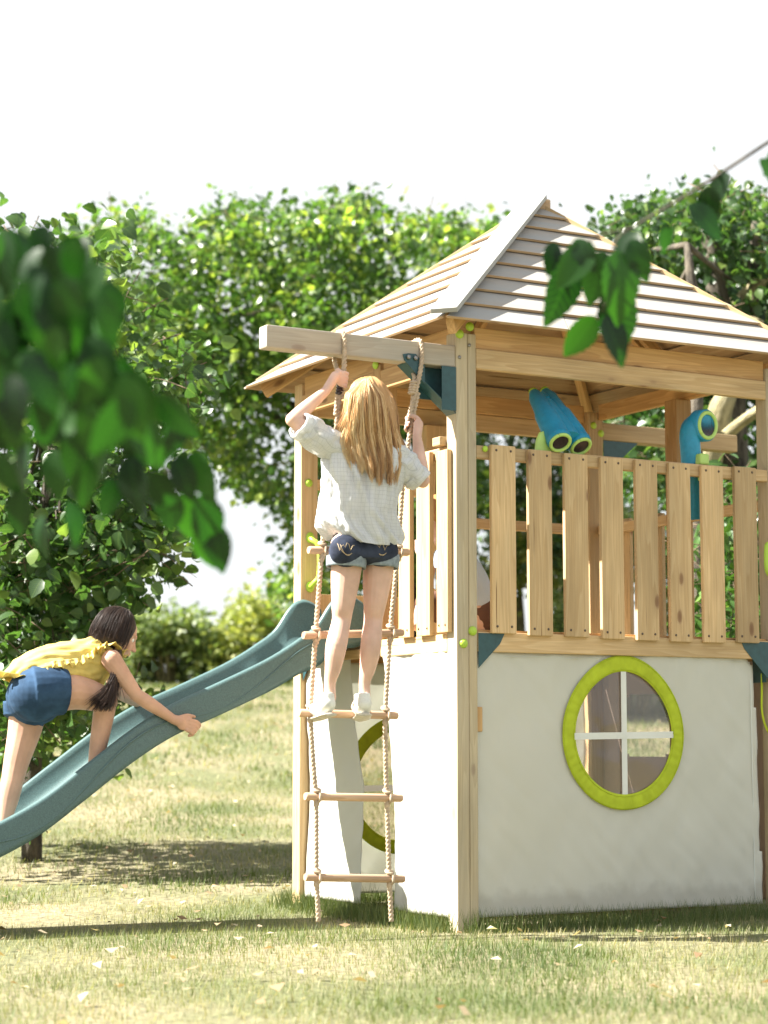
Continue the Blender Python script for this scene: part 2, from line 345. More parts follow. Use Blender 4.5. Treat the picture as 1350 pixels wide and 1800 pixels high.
M['brunette'] = hairmat('dark_brown_hair', (.018, .010, .008), (.045, .026, .02), (.12, .075, .055))
M['slide'] = plain('teal_slide_plastic', (.078, .140, .142), .38, .16, 220, .12)
def pane_mat():
    m, n, b, o = mat('clear_window_film'); tr = N(n, 'ShaderNodeBsdfTransparent'); tr.inputs[0].default_value = (.80, .76, .73, 1)
    gl = N(n, 'ShaderNodeBsdfGlossy'); gl.inputs['Roughness'].default_value = .08
    tx = N(n, 'ShaderNodeTexNoise'); tx.inputs['Scale'].default_value = 4; tc = N(n, 'ShaderNodeTexCoord'); n.links.new(tc.outputs['Object'], tx.inputs[0])
    bp = N(n, 'ShaderNodeBump'); bp.inputs['Strength'].default_value = .4; bp.inputs['Distance'].default_value = .02; n.links.new(tx.outputs[0], bp.inputs['Height']); n.links.new(bp.outputs[0], gl.inputs['Normal'])
    df = N(n, 'ShaderNodeBsdfDiffuse'); df.inputs[0].default_value = (.5, .45, .42, 1)
    a = N(n, 'ShaderNodeMixShader'); a.inputs[0].default_value = .10; b2 = N(n, 'ShaderNodeMixShader'); b2.inputs[0].default_value = .10
    n.links.new(tr.outputs[0], a.inputs[1]); n.links.new(gl.outputs[0], a.inputs[2]); n.links.new(a.outputs[0], b2.inputs[1]); n.links.new(df.outputs[0], b2.inputs[2]); n.links.new(b2.outputs[0], o.inputs[0])
    return m
M['pane'] = pane_mat()
def bark(name, a, b_, sc=18):
    m, n, b, o = mat(name); at = N(n, 'ShaderNodeAttribute', attribute_name='wc'); mp = N(n, 'ShaderNodeMapping'); mp.inputs['Scale'].default_value = (.35, 1, 1)
    n.links.new(at.outputs['Vector'], mp.inputs[0]); t = N(n, 'ShaderNodeTexNoise'); t.inputs['Scale'].default_value = sc; t.inputs['Detail'].default_value = 8; t.inputs['Roughness'].default_value = .7
    n.links.new(mp.outputs[0], t.inputs[0]); r = ramp(n, [(.38, a), (.62, b_)]); n.links.new(t.outputs[0], r.inputs[0]); n.links.new(r.outputs[0], b.inputs['Base Color'])
    b.inputs['Roughness'].default_value = .9; bp = N(n, 'ShaderNodeBump'); bp.inputs['Strength'].default_value = .9; bp.inputs['Distance'].default_value = .03
    n.links.new(t.outputs[0], bp.inputs['Height']); n.links.new(bp.outputs[0], b.inputs['Normal']); return m
M['bark'] = bark('dark_bark', (.03, .024, .018), (.13, .11, .08))
M['barky'] = bark('mossy_bark', (.16, .14, .07), (.34, .30, .17))
M['twig'] = bark('twig_bark', (.10, .07, .045), (.22, .16, .10), 60)
M['lf_oak'] = leafmat('oak_leaf', (.026, .060, .020), (.080, .150, .036), (.23, .29, .07), .46, .34, tcol=(.95, 1.0, .5))
M['lf_oak2'] = leafmat('oak_leaf_dark', (.018, .045, .016), (.045, .095, .026), (.13, .19, .045), .38, .34, tcol=(.95, 1.0, .5))
M['lf_haz'] = leafmat('hazel_leaf', (.020, .050, .018), (.042, .095, .026), (.14, .20, .05), .38, .36, True, tcol=(.95, 1.0, .5))
M['lf_fg'] = leafmat('beech_leaf', (.003, .013, .005), (.008, .036, .008), (.024, .085, .013), .42, .4, True, tcol=(.9, 1.0, .35))  # greens darkened so the hanging mass looks unlit, shade put into the colour
M['lf_laur'] = leafmat('laurel_leaf', (.025, .06, .015), (.05, .12, .025), (.12, .20, .04), .25, .3, True)
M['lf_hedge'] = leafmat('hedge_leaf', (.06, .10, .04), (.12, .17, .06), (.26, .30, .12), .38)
M['lf_yel'] = leafmat('sunny_hedge_leaf', (.12, .16, .04), (.22, .26, .07), (.36, .36, .12), .35)  # lighter, yellower hedge leaf with sunlight put into its colour

# ------------------------------------------------------------------ ground
def gz(x, y):
    t = max(0.0, min(1.0, (y - 8.5) / 22)); z = 1.62 * t * t * (3 - 2 * t) * .85 + 1.62 * t * .15
    if y > 30.5: z += (y - 30.5) * .012
    return z + .018 * noise.noise(Vector((x * .7, y * .7, 0)))
def ground_mat():
    m, n, b, o = mat('lawn_soil'); tc = N(n, 'ShaderNodeTexCoord')
    t1 = N(n, 'ShaderNodeTexNoise'); t1.inputs['Scale'].default_value = .9; t1.inputs['Detail'].default_value = 6; n.links.new(tc.outputs['Object'], t1.inputs[0])
    t2 = N(n, 'ShaderNodeTexNoise'); t2.inputs['Scale'].default_value = 25; t2.inputs['Detail'].default_value = 8; n.links.new(tc.outputs['Object'], t2.inputs[0])
    r1 = ramp(n, [(.40, (.11, .12, .05)), (.62, (.22, .19, .12))]); n.links.new(t1.outputs[0], r1.inputs[0])
    r2 = ramp(n, [(.35, (.62, .62, .55)), (.6, (1.1, 1.1, 1.05))]); n.links.new(t2.outputs[0], r2.inputs[0])
    n.links.new(mixc(n, r1.outputs[0], r2.outputs[0], 1.0, 'MULTIPLY'), b.inputs['Base Color']); b.inputs['Roughness'].default_value = .95
    bp = N(n, 'ShaderNodeBump'); bp.inputs['Strength'].default_value = .8; bp.inputs['Distance'].default_value = .03
    n.links.new(t2.outputs[0], bp.inputs['Height']); n.links.new(bp.outputs[0], b.inputs['Normal']); return m
g = MB()
ys = [-6, -2, 1, 3, 4] + [4 + .5 * i for i in range(1, 60)] + [36, 40, 50, 70, 100, 160, 300, 600, 1200]
xs = [-800, -300, -120, -60, -30, -20, -14] + [-10 + .5 * i for i in range(41)] + [14, 20, 30, 60, 120, 300, 800]
for y in ys:
    for x in xs: g.v.append((x, y, gz(x, y))); g.w.append((x, y, 0))
nx = len(xs)
for j in range(len(ys) - 1):
    for i in range(nx - 1): g.f.append((j * nx + i, j * nx + i + 1, (j + 1) * nx + i + 1, (j + 1) * nx + i))
tag(g.build('lawn_ground', ground_mat(), smooth=True), 'sun bleached lawn rising gently behind the play tower', 'lawn', kind='structure')

def tri_cloud(name, verts, faces, lv, matl, parent=None, wc=None, smooth=False):
    me = bpy.data.meshes.new(name); nv = len(verts); nf, k = faces.shape
    me.vertices.add(nv); me.vertices.foreach_set('co', verts.astype(np.float32).ravel())
    me.loops.add(nf * k); me.loops.foreach_set('vertex_index', faces.astype(np.int32).ravel())
    me.polygons.add(nf); me.polygons.foreach_set('loop_start', (np.arange(nf) * k).astype(np.int32))
    a = me.attributes.new('lv', 'FLOAT', 'POINT'); a.data.foreach_set('value', lv.astype(np.float32))
    if wc is not None:
        a = me.attributes.new('wc', 'FLOAT_VECTOR', 'POINT'); a.data.foreach_set('vector', wc.astype(np.float32).ravel())
    me.update(calc_edges=True)
    if smooth: me.polygons.foreach_set('use_smooth', [True] * nf)
    me.materials.append(matl); return link(bpy.data.objects.new(name, me), parent)

# grass blades over the part of the lawn the camera can see
def grass():
    V, L = [], []
    def band(y0, y1, n, h, wd):
        y = np.sqrt(rng.uniform(y0 ** 2, y1 ** 2, n)); half = (675 / FPX) * y * 1.12 + .15
        x = rng.uniform(-1, 1, n) * half
        cl = np.array([noise.noise(Vector((a * 1.1, b * 1.1, 3))) for a, b in zip(x, y)])
        keep = rng.uniform(-.55, .5, n) < cl + .15; x, y, cl = x[keep], y[keep], cl[keep]; n = len(x)
        z = np.array([gz(a, b) for a, b in zip(x, y)])
        hh = h * rng.uniform(.4, 1.3, n) * (1 + .5 * cl); an = rng.uniform(0, 2 * np.pi, n); ln = rng.uniform(.1, .9, n)
        dx, dy = np.cos(an), np.sin(an); ww = wd * rng.uniform(.6, 1.3, n)
        b0 = np.stack([x - dy * ww, y + dx * ww, z - .005], 1); b1 = np.stack([x + dy * ww, y - dx * ww, z - .005], 1)
        t = np.stack([x + dx * hh * ln, y + dy * hh * ln, z + hh * (1 - .35 * ln)], 1)
        V.append(np.stack([b0, b1, t], 1).reshape(-1, 3)); L.append(np.repeat(np.clip(rng.uniform(0, 1, n) * .6 + (.35 - cl * .8), 0, 1), 3))
    band(4.6, 9.5, 90000, .035, .0016); band(9.5, 16, 60000, .045, .003); band(16, 31, 50000, .07, .007)
    V_ = np.concatenate(V); L_ = np.concatenate(L); Fc = np.arange(len(V_)).reshape(-1, 3)
    m = leafmat('grass_blade', (.05, .085, .02), (.12, .155, .05), (.25, .225, .125), .3, .6)
    tag(tri_cloud('grass', V_, Fc, L_, m), 'short dry grass blades on the lawn', 'grass', kind='stuff')
    n = 7000; t = rng.uniform(0, 1, n); side = rng.integers(0, 3, n); q = rng.normal(0, .05, n)
    la = np.where(side == 0, t * 1.75, np.where(side == 1, q - .02, t * 1.75)); lb = np.where(side == 0, q - .03, np.where(side == 1, t * 1.5, q + 1.47))
    x = A0.x + la * UV_.x + lb * VV_.x; y = A0.y + la * UV_.y + lb * VV_.y; z = np.array([gz(a, b) for a, b in zip(x, y)]); hh = rng.uniform(.03, .11, n); an = rng.uniform(0, 6.28, n); ww = .0018
    V_ = np.stack([np.stack([x - ww, y, z - .01], 1), np.stack([x + ww, y, z - .01], 1), np.stack([x + np.cos(an) * hh * .4, y + np.sin(an) * hh * .4, z + hh], 1)], 1).reshape(-1, 3)
    tag(tri_cloud('tall_grass', V_, np.arange(n * 3).reshape(-1, 3), np.repeat(rng.uniform(0, .7, n), 3), m), 'longer grass growing round the foot of the tower', 'grass', kind='stuff')
    # dry leaf litter
    n = 1500; y = np.sqrt(rng.uniform(5 ** 2, 26 ** 2, n)); x = rng.uniform(-1, 1, n) * (.2 * y)
    z = np.array([gz(a, b) for a, b in zip(x, y)]) + rng.uniform(.015, .045, n); s = rng.uniform(.010, .028, n); an = rng.uniform(0, 6.28, n)
    q = []
    for k, (cx, cy) in enumerate(((-1, 0), (0, -.6), (1, 0), (0, .6))):
        q.append(np.stack([x + s * (cx * np.cos(an) - cy * np.sin(an)), y + s * (cx * np.sin(an) + cy * np.cos(an)), z + s * rng.uniform(-.4, .6, n)], 1))
    V_ = np.stack(q, 1).reshape(-1, 3)
    tag(tri_cloud('leaf_litter', V_, np.arange(n * 4).reshape(-1, 4), np.repeat(rng.uniform(0, 1, n), 4), leafmat('dry_leaf', (.20, .13, .07), (.33, .25, .15), (.45, .40, .30), .2, .7)), 'small dry fallen leaves scattered over the lawn', 'fallen leaves', kind='stuff')
grass()

# ------------------------------------------------------------------ play tower
WA, WB = 1.73, 1.45
tower = empty('play_tower', A0, TH)
tag(tower, 'honey coloured timber play tower with lapped board roof and white canvas walls', 'play tower')
def part(name, x0, x1, y0, y1, z0, z1, m='wood', bevel=.004, parent=tower, label=None):
    o = MB().bb(x0, x1, y0, y1, z0, z1).build(name, M[m], parent, bevel=bevel)
    if label: o['label'] = label
    return o
# posts
def post(x0, x1, y0, y1, zt, split=None, m='post'):
    k = MB()
    if split: k.bb(x0, x0 + split, y0, y1, -.05, zt); k.bb(x0 + split + .0015, x1, y0 + .0015, y1, -.05, zt)
    else: k.bb(x0, x1, y0, y1, -.05, zt)
    return k.build('post', M[m], tower, bevel=.005)
pA = post(0, .10, 0, .076, 2.43, .058)
post(WA - .094, WA, 0, .076, 2.43)
post(0, .088, WB - .075, WB, 2.43, m='wood')
post(WA - .094, WA, WB - .075, WB, 2.43, m='wood')
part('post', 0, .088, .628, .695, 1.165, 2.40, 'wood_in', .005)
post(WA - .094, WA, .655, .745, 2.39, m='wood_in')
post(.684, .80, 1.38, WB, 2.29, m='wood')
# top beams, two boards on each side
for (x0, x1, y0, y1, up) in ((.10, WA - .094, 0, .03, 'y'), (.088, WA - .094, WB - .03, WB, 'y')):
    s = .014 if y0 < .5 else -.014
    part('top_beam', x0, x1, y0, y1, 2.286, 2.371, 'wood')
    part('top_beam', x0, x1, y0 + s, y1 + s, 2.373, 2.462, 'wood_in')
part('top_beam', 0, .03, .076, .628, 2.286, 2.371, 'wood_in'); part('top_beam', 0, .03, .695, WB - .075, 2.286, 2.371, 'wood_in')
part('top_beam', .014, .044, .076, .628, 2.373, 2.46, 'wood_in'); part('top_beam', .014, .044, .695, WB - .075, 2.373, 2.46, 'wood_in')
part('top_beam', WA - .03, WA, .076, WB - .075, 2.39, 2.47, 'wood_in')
# deck and its rim beams
k = MB(); y = .04
while y < WB - .06:
    k.bb(.04, WA - .04, y, min(y + .088, WB - .045), 1.165, 1.187); y += .094
k.build('deck', M['wood'], tower, bevel=.003)
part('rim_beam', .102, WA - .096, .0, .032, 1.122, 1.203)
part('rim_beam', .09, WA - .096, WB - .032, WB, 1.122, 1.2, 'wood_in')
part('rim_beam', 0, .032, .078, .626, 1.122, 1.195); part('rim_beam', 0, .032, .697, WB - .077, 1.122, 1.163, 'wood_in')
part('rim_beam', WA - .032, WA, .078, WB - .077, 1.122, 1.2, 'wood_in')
# rails and slats
part('rail', .10, WA - .094, .002, .038, 1.915, 1.968); part('rail', .10, WA - .094, .034, .066, 1.19, 1.214, 'wood_in', .003)
part('rail', .002, .038, .078, .628, 1.915, 1.965); part('rail', -.03, .02, .078, .14, 1.968, 2.005)
part('rail', .088, .684, WB - .06, WB - .03, 1.935, 1.985); part('rail', .80, WA - .094, WB - .06, WB - .03, 1.80, 1.85)
part('rail', WA - .04, WA - .006, .078, .655, 1.80, 1.85); part('rail', WA - .04, WA - .006, .745, WB - .075, 1.80, 1.85)
xs8 = [.158, .340, .521, .707, .889, 1.068, 1.246, 1.430]
def slat(x0, x1, y0, y1, z0, z1, screws):
    s = MB().bb(x0, x1, y0, y1, z0, z1).build('slat', M['wood'], tower, bevel=.003)
    for (x, y, z) in screws: MB().ell((x, y, z), (.0055, .0035, .0055), n=6).build('screw', M['hole'], s, smooth=True)
for i, x in enumerate(xs8):
    w_ = .116 + random.uniform(-.001, .003) + (.006 if i == 7 else 0); zt = [1.972, 1.966, 1.963, 1.960, 1.961, 1.961, 1.961, 1.969][i]; zb = [1.198, 1.193, 1.193, 1.189, 1.187, 1.186, 1.187, 1.191][i]
    slat(x, x + w_, -.020, 0, zb, zt, [(x + .024, -.020, zt - .022), (x + w_ - .024, -.020, zt - .022), (x + .024, -.020, zb + .028), (x + w_ - .024, -.020, zb + .028)])
for (y0, y1, zb, zt) in ((.335, .429, 1.193, 1.955), (.173, .281, 1.193, 1.953), (.030, .118, 1.20, 1.947)):
    slat(-.024, -.002, y0, y1, zb, zt, [(-.024, y0 + .02, zb + .03), (-.024, y1 - .02, zb + .03)])
for x in (.12, .29, .47): slat(x, x + .115, WB, WB + .02, 1.19, 1.45, [])
for y in (.90, 1.16): slat(WA - .002, WA + .02, y, y + .09, 1.19, 1.87, [])
# small wooden block on the corner post
part('stop_block', .101, .128, .01, .06, .80, .90, 'wood_in')

# corner brackets, teal plate
def bracket(pts, d, name='corner_bracket', th=.003):
    k = MB().prism(pts, d); return k.build(name, M['teal'], tower, bevel=.001, fix=True)
bracket([(.101, -.003, 1.198), (.228, -.003, 1.198), (.205, -.003, 1.155), (.101, -.003, 1.055)], (0, .0025, 0))
bracket([(WA - .095, -.003, 1.198), (1.462, -.003, 1.198), (1.480, -.003, 1.165), (WA - .095, -.003, 1.01)], (0, .0025, 0))
bracket([(WA - .13, .0, 1.19), (WA - .13, .0, 1.02), (WA - .13, .09, 1.02), (WA - .13, .09, 1.19)], (.003, 0, 0))
bracket([(.012, WB - .078, 1.19), (.012, WB - .20, 1.19), (.012, WB - .078, 1.04)], (.003, 0, 0))
# swing arm beams with their brackets
part('arm_beam', -.862, -.001, .0, .070, 2.282, 2.372, 'armw', .006, label='grey weathered beam jutting left from the corner post')
k = MB().prism([(-.252, -.004, 2.312), (-.225, -.004, 2.318), (-.19, -.004, 2.318), (-.15, -.004, 2.275), (-.15, -.004, 2.20), (-.245, -.004, 2.288)], (0, .003, 0))
k.prism([(-.18, .072, 2.318), (0, .072, 2.318), (0, .072, 2.12)], (0, .003, 0))
k.prism([(-.235, .0, 2.28), (-.232, .0, 2.277), (0, .0, 2.09), (0, .0, 2.095)], (0, .074, 0))
k.bb(-.07, -.002, -.006, -.003, 2.10, 2.281)
k.bb(-.16, -.068, .069, .0715, 2.15, 2.281)
bo = k.build('arm_bracket', M['teal'], tower, bevel=.001, fix=True)
for (x, z) in ((-.228, 2.301), (-.195, 2.300)):
    MB().sweep([(x, -.015, z), (x, -.012, z), (x, -.004, z)], [.006, .010, .010], n=6).build('bolt', M['screw'], bo, smooth=False)
part('arm_beam', WA, 2.61, WB - .07, WB, 2.292, 2.382, 'wood', .006, label='pale beam jutting right from the far corner post')
bracket([(WA + .002, WB - .074, 2.29), (WA + .22, WB - .074, 2.29), (WA + .04, WB - .074, 2.14), (WA + .002, WB - .074, 2.14)], (0, .003, 0), 'arm_bracket')
# green bolt caps
def cap_(c, n_, r=.018):
    n_ = Vector(n_); q = MB(); R = Vector((0, 0, 1)).rotation_difference(n_).to_matrix()
    q.ell(Vector(c), (r, r, r * .72), R, 10); q.sweep([Vector(c) - n_ * .004, Vector(c) + n_ * .002], r * 1.06, n=20)
    q.build('bolt_cap', M['cap'], tower, smooth=True)
for px, py, b in ((808, 587, 0), (826, 574, .0), (831, 1109, 0), (815, 1131, 0), (1043, 748, WB - .071), (1056, 762, WB - .071), (543, 849, WB - .076)):
    c = LP(px, py, b - .002); cap_(c, (0, -1, 0))
for px, py in ((853, 789),): cap_(LP(px, py, -.004), (0, -1, 0), .012)
for px, py in ((808, 628), (825, 607)):
    c = LP(px, py, -.001); MB().ell(c, (.008, .005, .008), n=8).build('bolt', M['screw'], tower, smooth=True)
c = LP(656, 636, .3); cap_((-.005, .66, 2.40), (-1, 0, 0)); cap_((-.003, .66, 1.165), (-1, 0, 0), .014)
# green grab handle on the far left post
h = MB(); hc = Vector((.046, WB - .075, 0))
h.sweep([hc + Vector((0, -.004, 1.70)), hc + Vector((.0, -.03, 1.69)), hc + Vector((.02, -.055, 1.655)), hc + Vector((.022, -.055, 1.53)), hc + Vector((.005, -.035, 1.49)), hc + Vector((0, -.004, 1.475))], .013, n=12, sub=6)
for z in (1.705, 1.475): h.ell(hc + Vector((0, -.004, z)), (.022, .008, .026), n=10)
h.build('grab_handle', M['cap'], tower, smooth=True)

# roof: four lapped planes on a rectangular base
E0, E1, E2, E3 = Vector((-.125, -.125, 2.432)), Vector((1.885, -.125, 2.445)), Vector((1.885, 1.685, 2.44)), Vector((-.125, 1.685, 2.425))
AP = Vector((.945, .80, 3.262))
def roof_plane(c0, c1, nb=9, rag=.02):
    rp = MB(); base = (c1 - c0); nrm = base.cross(AP - c0).normalized(); X = base.normalized()
    if nrm.z < 0: nrm.negate()
    mid = (c0 + c1) / 2; S = nrm.cross(X).normalized()
    if S.z < 0: S.negate()
    h = (AP - c0).dot(S); t = .012
    for i in range(nb):
        s0 = h * i / nb - (.0 if i else .0); s1 = h * min(1, (i + 1.16) / nb)
        def edge(s): f = max(0.0, min(1.0, s / h)); return (c0.lerp(AP, f) - c0).dot(X), (c1.lerp(AP, f) - c0).dot(X)
        a0, b0 = edge(s0); a1, b1 = edge(min(s1, h))
        r1 = random.uniform(0, rag); r0 = random.uniform(0, rag * .3)
        hi = t * 1.1 + .006
        nseg = random.choice((1, 2)) if b0 - a0 > .7 else 1
        cuts = [0] + sorted(random.uniform(.25, .75) for _ in range(nseg - 1)) + [1]
        for c_ in range(nseg):
            fa, fb = cuts[c_] + (.0012 if c_ else 0), cuts[c_ + 1]
            A0_, B0_ = a0 - r0 + (b0 - a0 + r0 + r1) * fa, a0 - r0 + (b0 - a0 + r0 + r1) * fb
            aa1, bb1 = a1 - r0, b1 + r1
            A1_, B1_ = aa1 + (bb1 - aa1) * fa, aa1 + (bb1 - aa1) * fb
            o0 = hi + random.uniform(0, .002)
            def pt(x, s, n_): return c0 + X * x + S * s + nrm * n_
            vs = [pt(A0_, s0, o0), pt(B0_, s0, o0), pt(B1_, s1, .002), pt(A1_, s1, .002), pt(A0_, s0, o0 + t), pt(B0_, s0, o0 + t), pt(B1_, s1, .002 + t), pt(A1_, s1, .002 + t)]
            off = random.uniform(0, 60)
            ws = [((q - c0).dot(X) + off, (q - c0).dot(S) + off * .37, (q - c0).dot(nrm)) for q in vs]
            rp.add(vs, [(3, 2, 1, 0), (4, 5, 6, 7), (0, 1, 5, 4), (1, 2, 6, 5), (2, 3, 7, 6), (3, 0, 4, 7)], ws)
    return rp.build('roof_panel', M['roof'], roof, bevel=.002)
roof = bpy.data.objects.new('roof', None); link(roof, tower)
roof_plane(E0, E1); roof_plane(E1, E2); roof_plane(E2, E3); roof_plane(E3, E0, rag=.0)
def hipb(c, wd=.085, th=.018, lift=.052, ext=.03, m='roof'):
    d = (AP - c).normalized(); side = d.cross(Vector((0, 0, 1))).normalized(); up = side.cross(d).normalized()
    Mx = Matrix((d, side, up)).transposed(); a = c - d * ext; b = AP - d * .0
    MB().box((a + b) / 2 + up * lift, ((b - a).length, wd, th), Mx).build('hip_board', M[m], roof, bevel=.003)
hipb(E0, .115, .022, .050, -.005, 'trimw')
hipb(E1, .05, .02, .018, -.06, 'wood'); hipb(E2, .05, .02, .018, -.06, 'wood'); hipb(E3, .05, .02, .018, -.06, 'wood')
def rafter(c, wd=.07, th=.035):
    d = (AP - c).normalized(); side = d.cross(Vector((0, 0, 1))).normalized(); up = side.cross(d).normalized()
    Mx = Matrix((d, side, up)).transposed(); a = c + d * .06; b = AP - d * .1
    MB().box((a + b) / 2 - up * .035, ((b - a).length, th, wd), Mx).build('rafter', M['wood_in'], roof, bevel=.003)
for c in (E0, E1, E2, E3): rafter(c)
for dx in (-.045, .045):
    c = Vector((1.885, .8 + dx, 2.44)); rafter(c, .05, .03)
rafter(Vector((.9, 1.685, 2.43)), .05, .03)
MB().prism([AP + Vector((x, y, -.02)) for x, y in ((-.05, -.05), (.05, -.05), (.05, .05), (-.05, .05))], (0, 0, .06)).build('roof_cap', M['roof'], roof, bevel=.01, fix=True)

# canvas walls
def canvas(fn, holes, w_, h_, name='canvas_wall', m='canvas', cell=.0125, cut=None, bulge=.0):
    """fn(u,v,d) maps metres along the wall / up / out to a point. Cells inside a hole are left out."""
    nu, nv = int(w_ / cell), int(h_ / cell); k = MB(); keep = {}
    def inside(x, y):
        for (cx, cy, rx, ry) in holes:
            if ((x - cx) / rx) ** 2 + ((y - cy) / ry) ** 2 < 1: return True
        return cut is not None and cut(x, y)
    idx = {}
    def vid(i, j):
        if (i, j) not in idx:
            x, y = i * w_ / nu, j * h_ / nv
            d = .010 * noise.noise(Vector((x * 3 + y * 2, y * 2.4 - x, w_))) + .006 * noise.noise(Vector(((x - y * .6) * 9, (y + x * .6) * 3, 2 + w_))) + .004 * noise.noise(Vector((x * 22, y * 2.2, 5))) * max(0, 1 - (h_ - y) * 3) + .003 * noise.noise(Vector(((x + y) * 16, (y - x) * 3, 9)))
            idx[(i, j)] = len(k.v); k.v.append(tuple(fn(x, y, d))); k.w.append((x, y, 0))
        return idx[(i, j)]
    for j in range(nv):
        for i in range(nu):
            if not inside((i + .5) * w_ / nu, (j + .5) * h_ / nv): k.f.append((vid(i, j), vid(i + 1, j), vid(i + 1, j + 1), vid(i, j + 1)))
    return k.build(name, M[m], tower, smooth=True, thick=.0012)
def ringpt(a, r, egg=1.0):
    s = math.sin(a); return math.cos(a) * r * (1 - .10 * max(0, s) ** 2), s * r * (1.0 if s < 0 else egg)
def window(parent, fn, cx, cz, r=.258, wd=.055, out=-.006, pane=True):
    f = MB(); n = 120
    def rg(u, v):
        a = u * 2 * math.pi; rr = r - .008 + v * (wd + .010); x, z = ringpt(a, rr, 1.06)
        pk = .0016 * math.sin(a * 47 + 3 * math.sin(a * 5)) * math.sin(v * math.pi) + .004 * math.sin(v * math.pi)
        return fn(cx + x, cz + z, out - pk - .002)
    f.grid(rg, n * 2, 8, (1.6, .06), True); fr = f.build('window_trim', M['trim'], parent, smooth=True, thick=.002)
    for rr in (r + .001, r + wd - .004):
        k = MB(); pts = []
        for i in range(97): x, z = ringpt(i / 96 * 2 * math.pi, rr, 1.06); pts.append(fn(cx + x, cz + z, out - .006))
        k.sweep(pts, .0016, n=6); k.build('piping', M['trim'], fr, smooth=True)
    if pane:
        p = MB(); p.grid(lambda u, v: fn(cx + ringpt(u * 6.28318, v * r, 1.06)[0], cz + ringpt(u * 6.28318, v * r, 1.06)[1], out + .004 + .003 * math.sin(u * 12) * v), 48, 6, closeu=True)
        p.build('window_pane', M['pane'], parent, smooth=True)
        s1 = MB().grid(lambda u, v: fn(cx - .014 + u * .028, cz - r + v * r * 2.05, out - .003), 2, 8); s1.build('window_bar', M['strip'], parent)
        s2 = MB().grid(lambda u, v: fn(cx - r + u * r * 2, cz - .004 - .014 + v * .028 + .008 * (u - .5), out - .0045), 8, 2); s2.build('window_bar', M['strip'], parent)
# right wall
fr_ = lambda x, z, d: Vector((.085 + x, .022 + d, z + .06))
def cutr(x, z):
    X = x + .085; Z = z + .06
    return X > 1.56 - .02 * (Z - .6) or (Z > 1.13 - .006 * math.sin(X * 3)) or (Z - 1.09) > (1.545 - X) * 1.1
def stitched(pts, parent):
    MB().sweep(pts, .0022, .0012, n=6).build('hem', M['strip'], parent, smooth=True)
cw = canvas(fr_, [(.835 - .085, .79 - .06, .262, .272)], 1.50, 1.10, cut=cutr)
stitched([(.12 + i * .04, .020, 1.108 + .003 * math.sin(i)) for i in range(35)], cw); stitched([(1.528, .018, .08 + i * .05) for i in range(20)], cw)
window(cw, lambda x, z, d: Vector((x, .022 + d, z)), .835, .79)
# the left wall has a doorway with two canvas leaves
def lf1(x, z, d):                                               # x runs along b, the free edge sags in a curve
    Z = z + .06; e = .615 - .10 * min(1, max(0, (1.13 - Z) / .45)) ** .8 + .006 * math.sin(Z * 11); f = x / .60
    return Vector((.010 + d * 1.2 + .012 * f * math.sin(f * 9 + Z * 2), .05 + (e - .05) * f, Z))
canvas(lf1, [], .60, 1.072)
def lf2(x, z, d):
    Z = z + .06; e = .985 - .125 * min(1, max(0, (1.13 - Z) / .55)) + .006 * math.sin(Z * 9); f = x / .40
    return Vector((.034 + d * 1.2 + .010 * (1 - f) * math.sin(f * 8 + Z * 2), e + (1.365 - e) * f, Z))
canvas(lf2, [], .40, 1.072)
# back wall with its own window, right hand wall with an opening
cb = canvas(lambda x, z, d: Vector((.09 + x, WB - .04 + d, z + .06)), [(.55 - .09, .55 - .06, .262, .272)], 1.53, 1.07, m='canvas_bright')
window(cb, lambda x, z, d: Vector((x, WB - .04 + d, z)), .55, .55, out=-.006)
def cutd(x, z):
    X = x + .08; Z = z + .06; q = max(0, 1 - ((X - 1.02) / .19) ** 2) ** .5; return abs(X - 1.02) < .18 and Z < .96 + .035 * q and Z > .715 - .03 * q
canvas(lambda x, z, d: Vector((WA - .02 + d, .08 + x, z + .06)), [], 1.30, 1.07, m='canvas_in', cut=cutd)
# play wheel / side window edge seen past the right corner
k = MB(); k.sweep([(1.602, .03, 1.06), (1.60, .03, .98), (1.598, .03, .90), (1.612, .03, .84), (1.635, .03, .80)], .006, .003, n=8, sub=4)
k.build('canvas_edge_trim', M['trim'], tower, smooth=True)
k = MB(); c = LP(1352, 990, -.01); k.sweep([c + Vector((.0, 0, .085)), c + Vector((-.012, 0, .07)), c + Vector((-.014, 0, -.02)), c + Vector((0, 0, -.05))], .012, n=10, sub=4); k.build('grab_handle', M['cap'], tower, smooth=True)

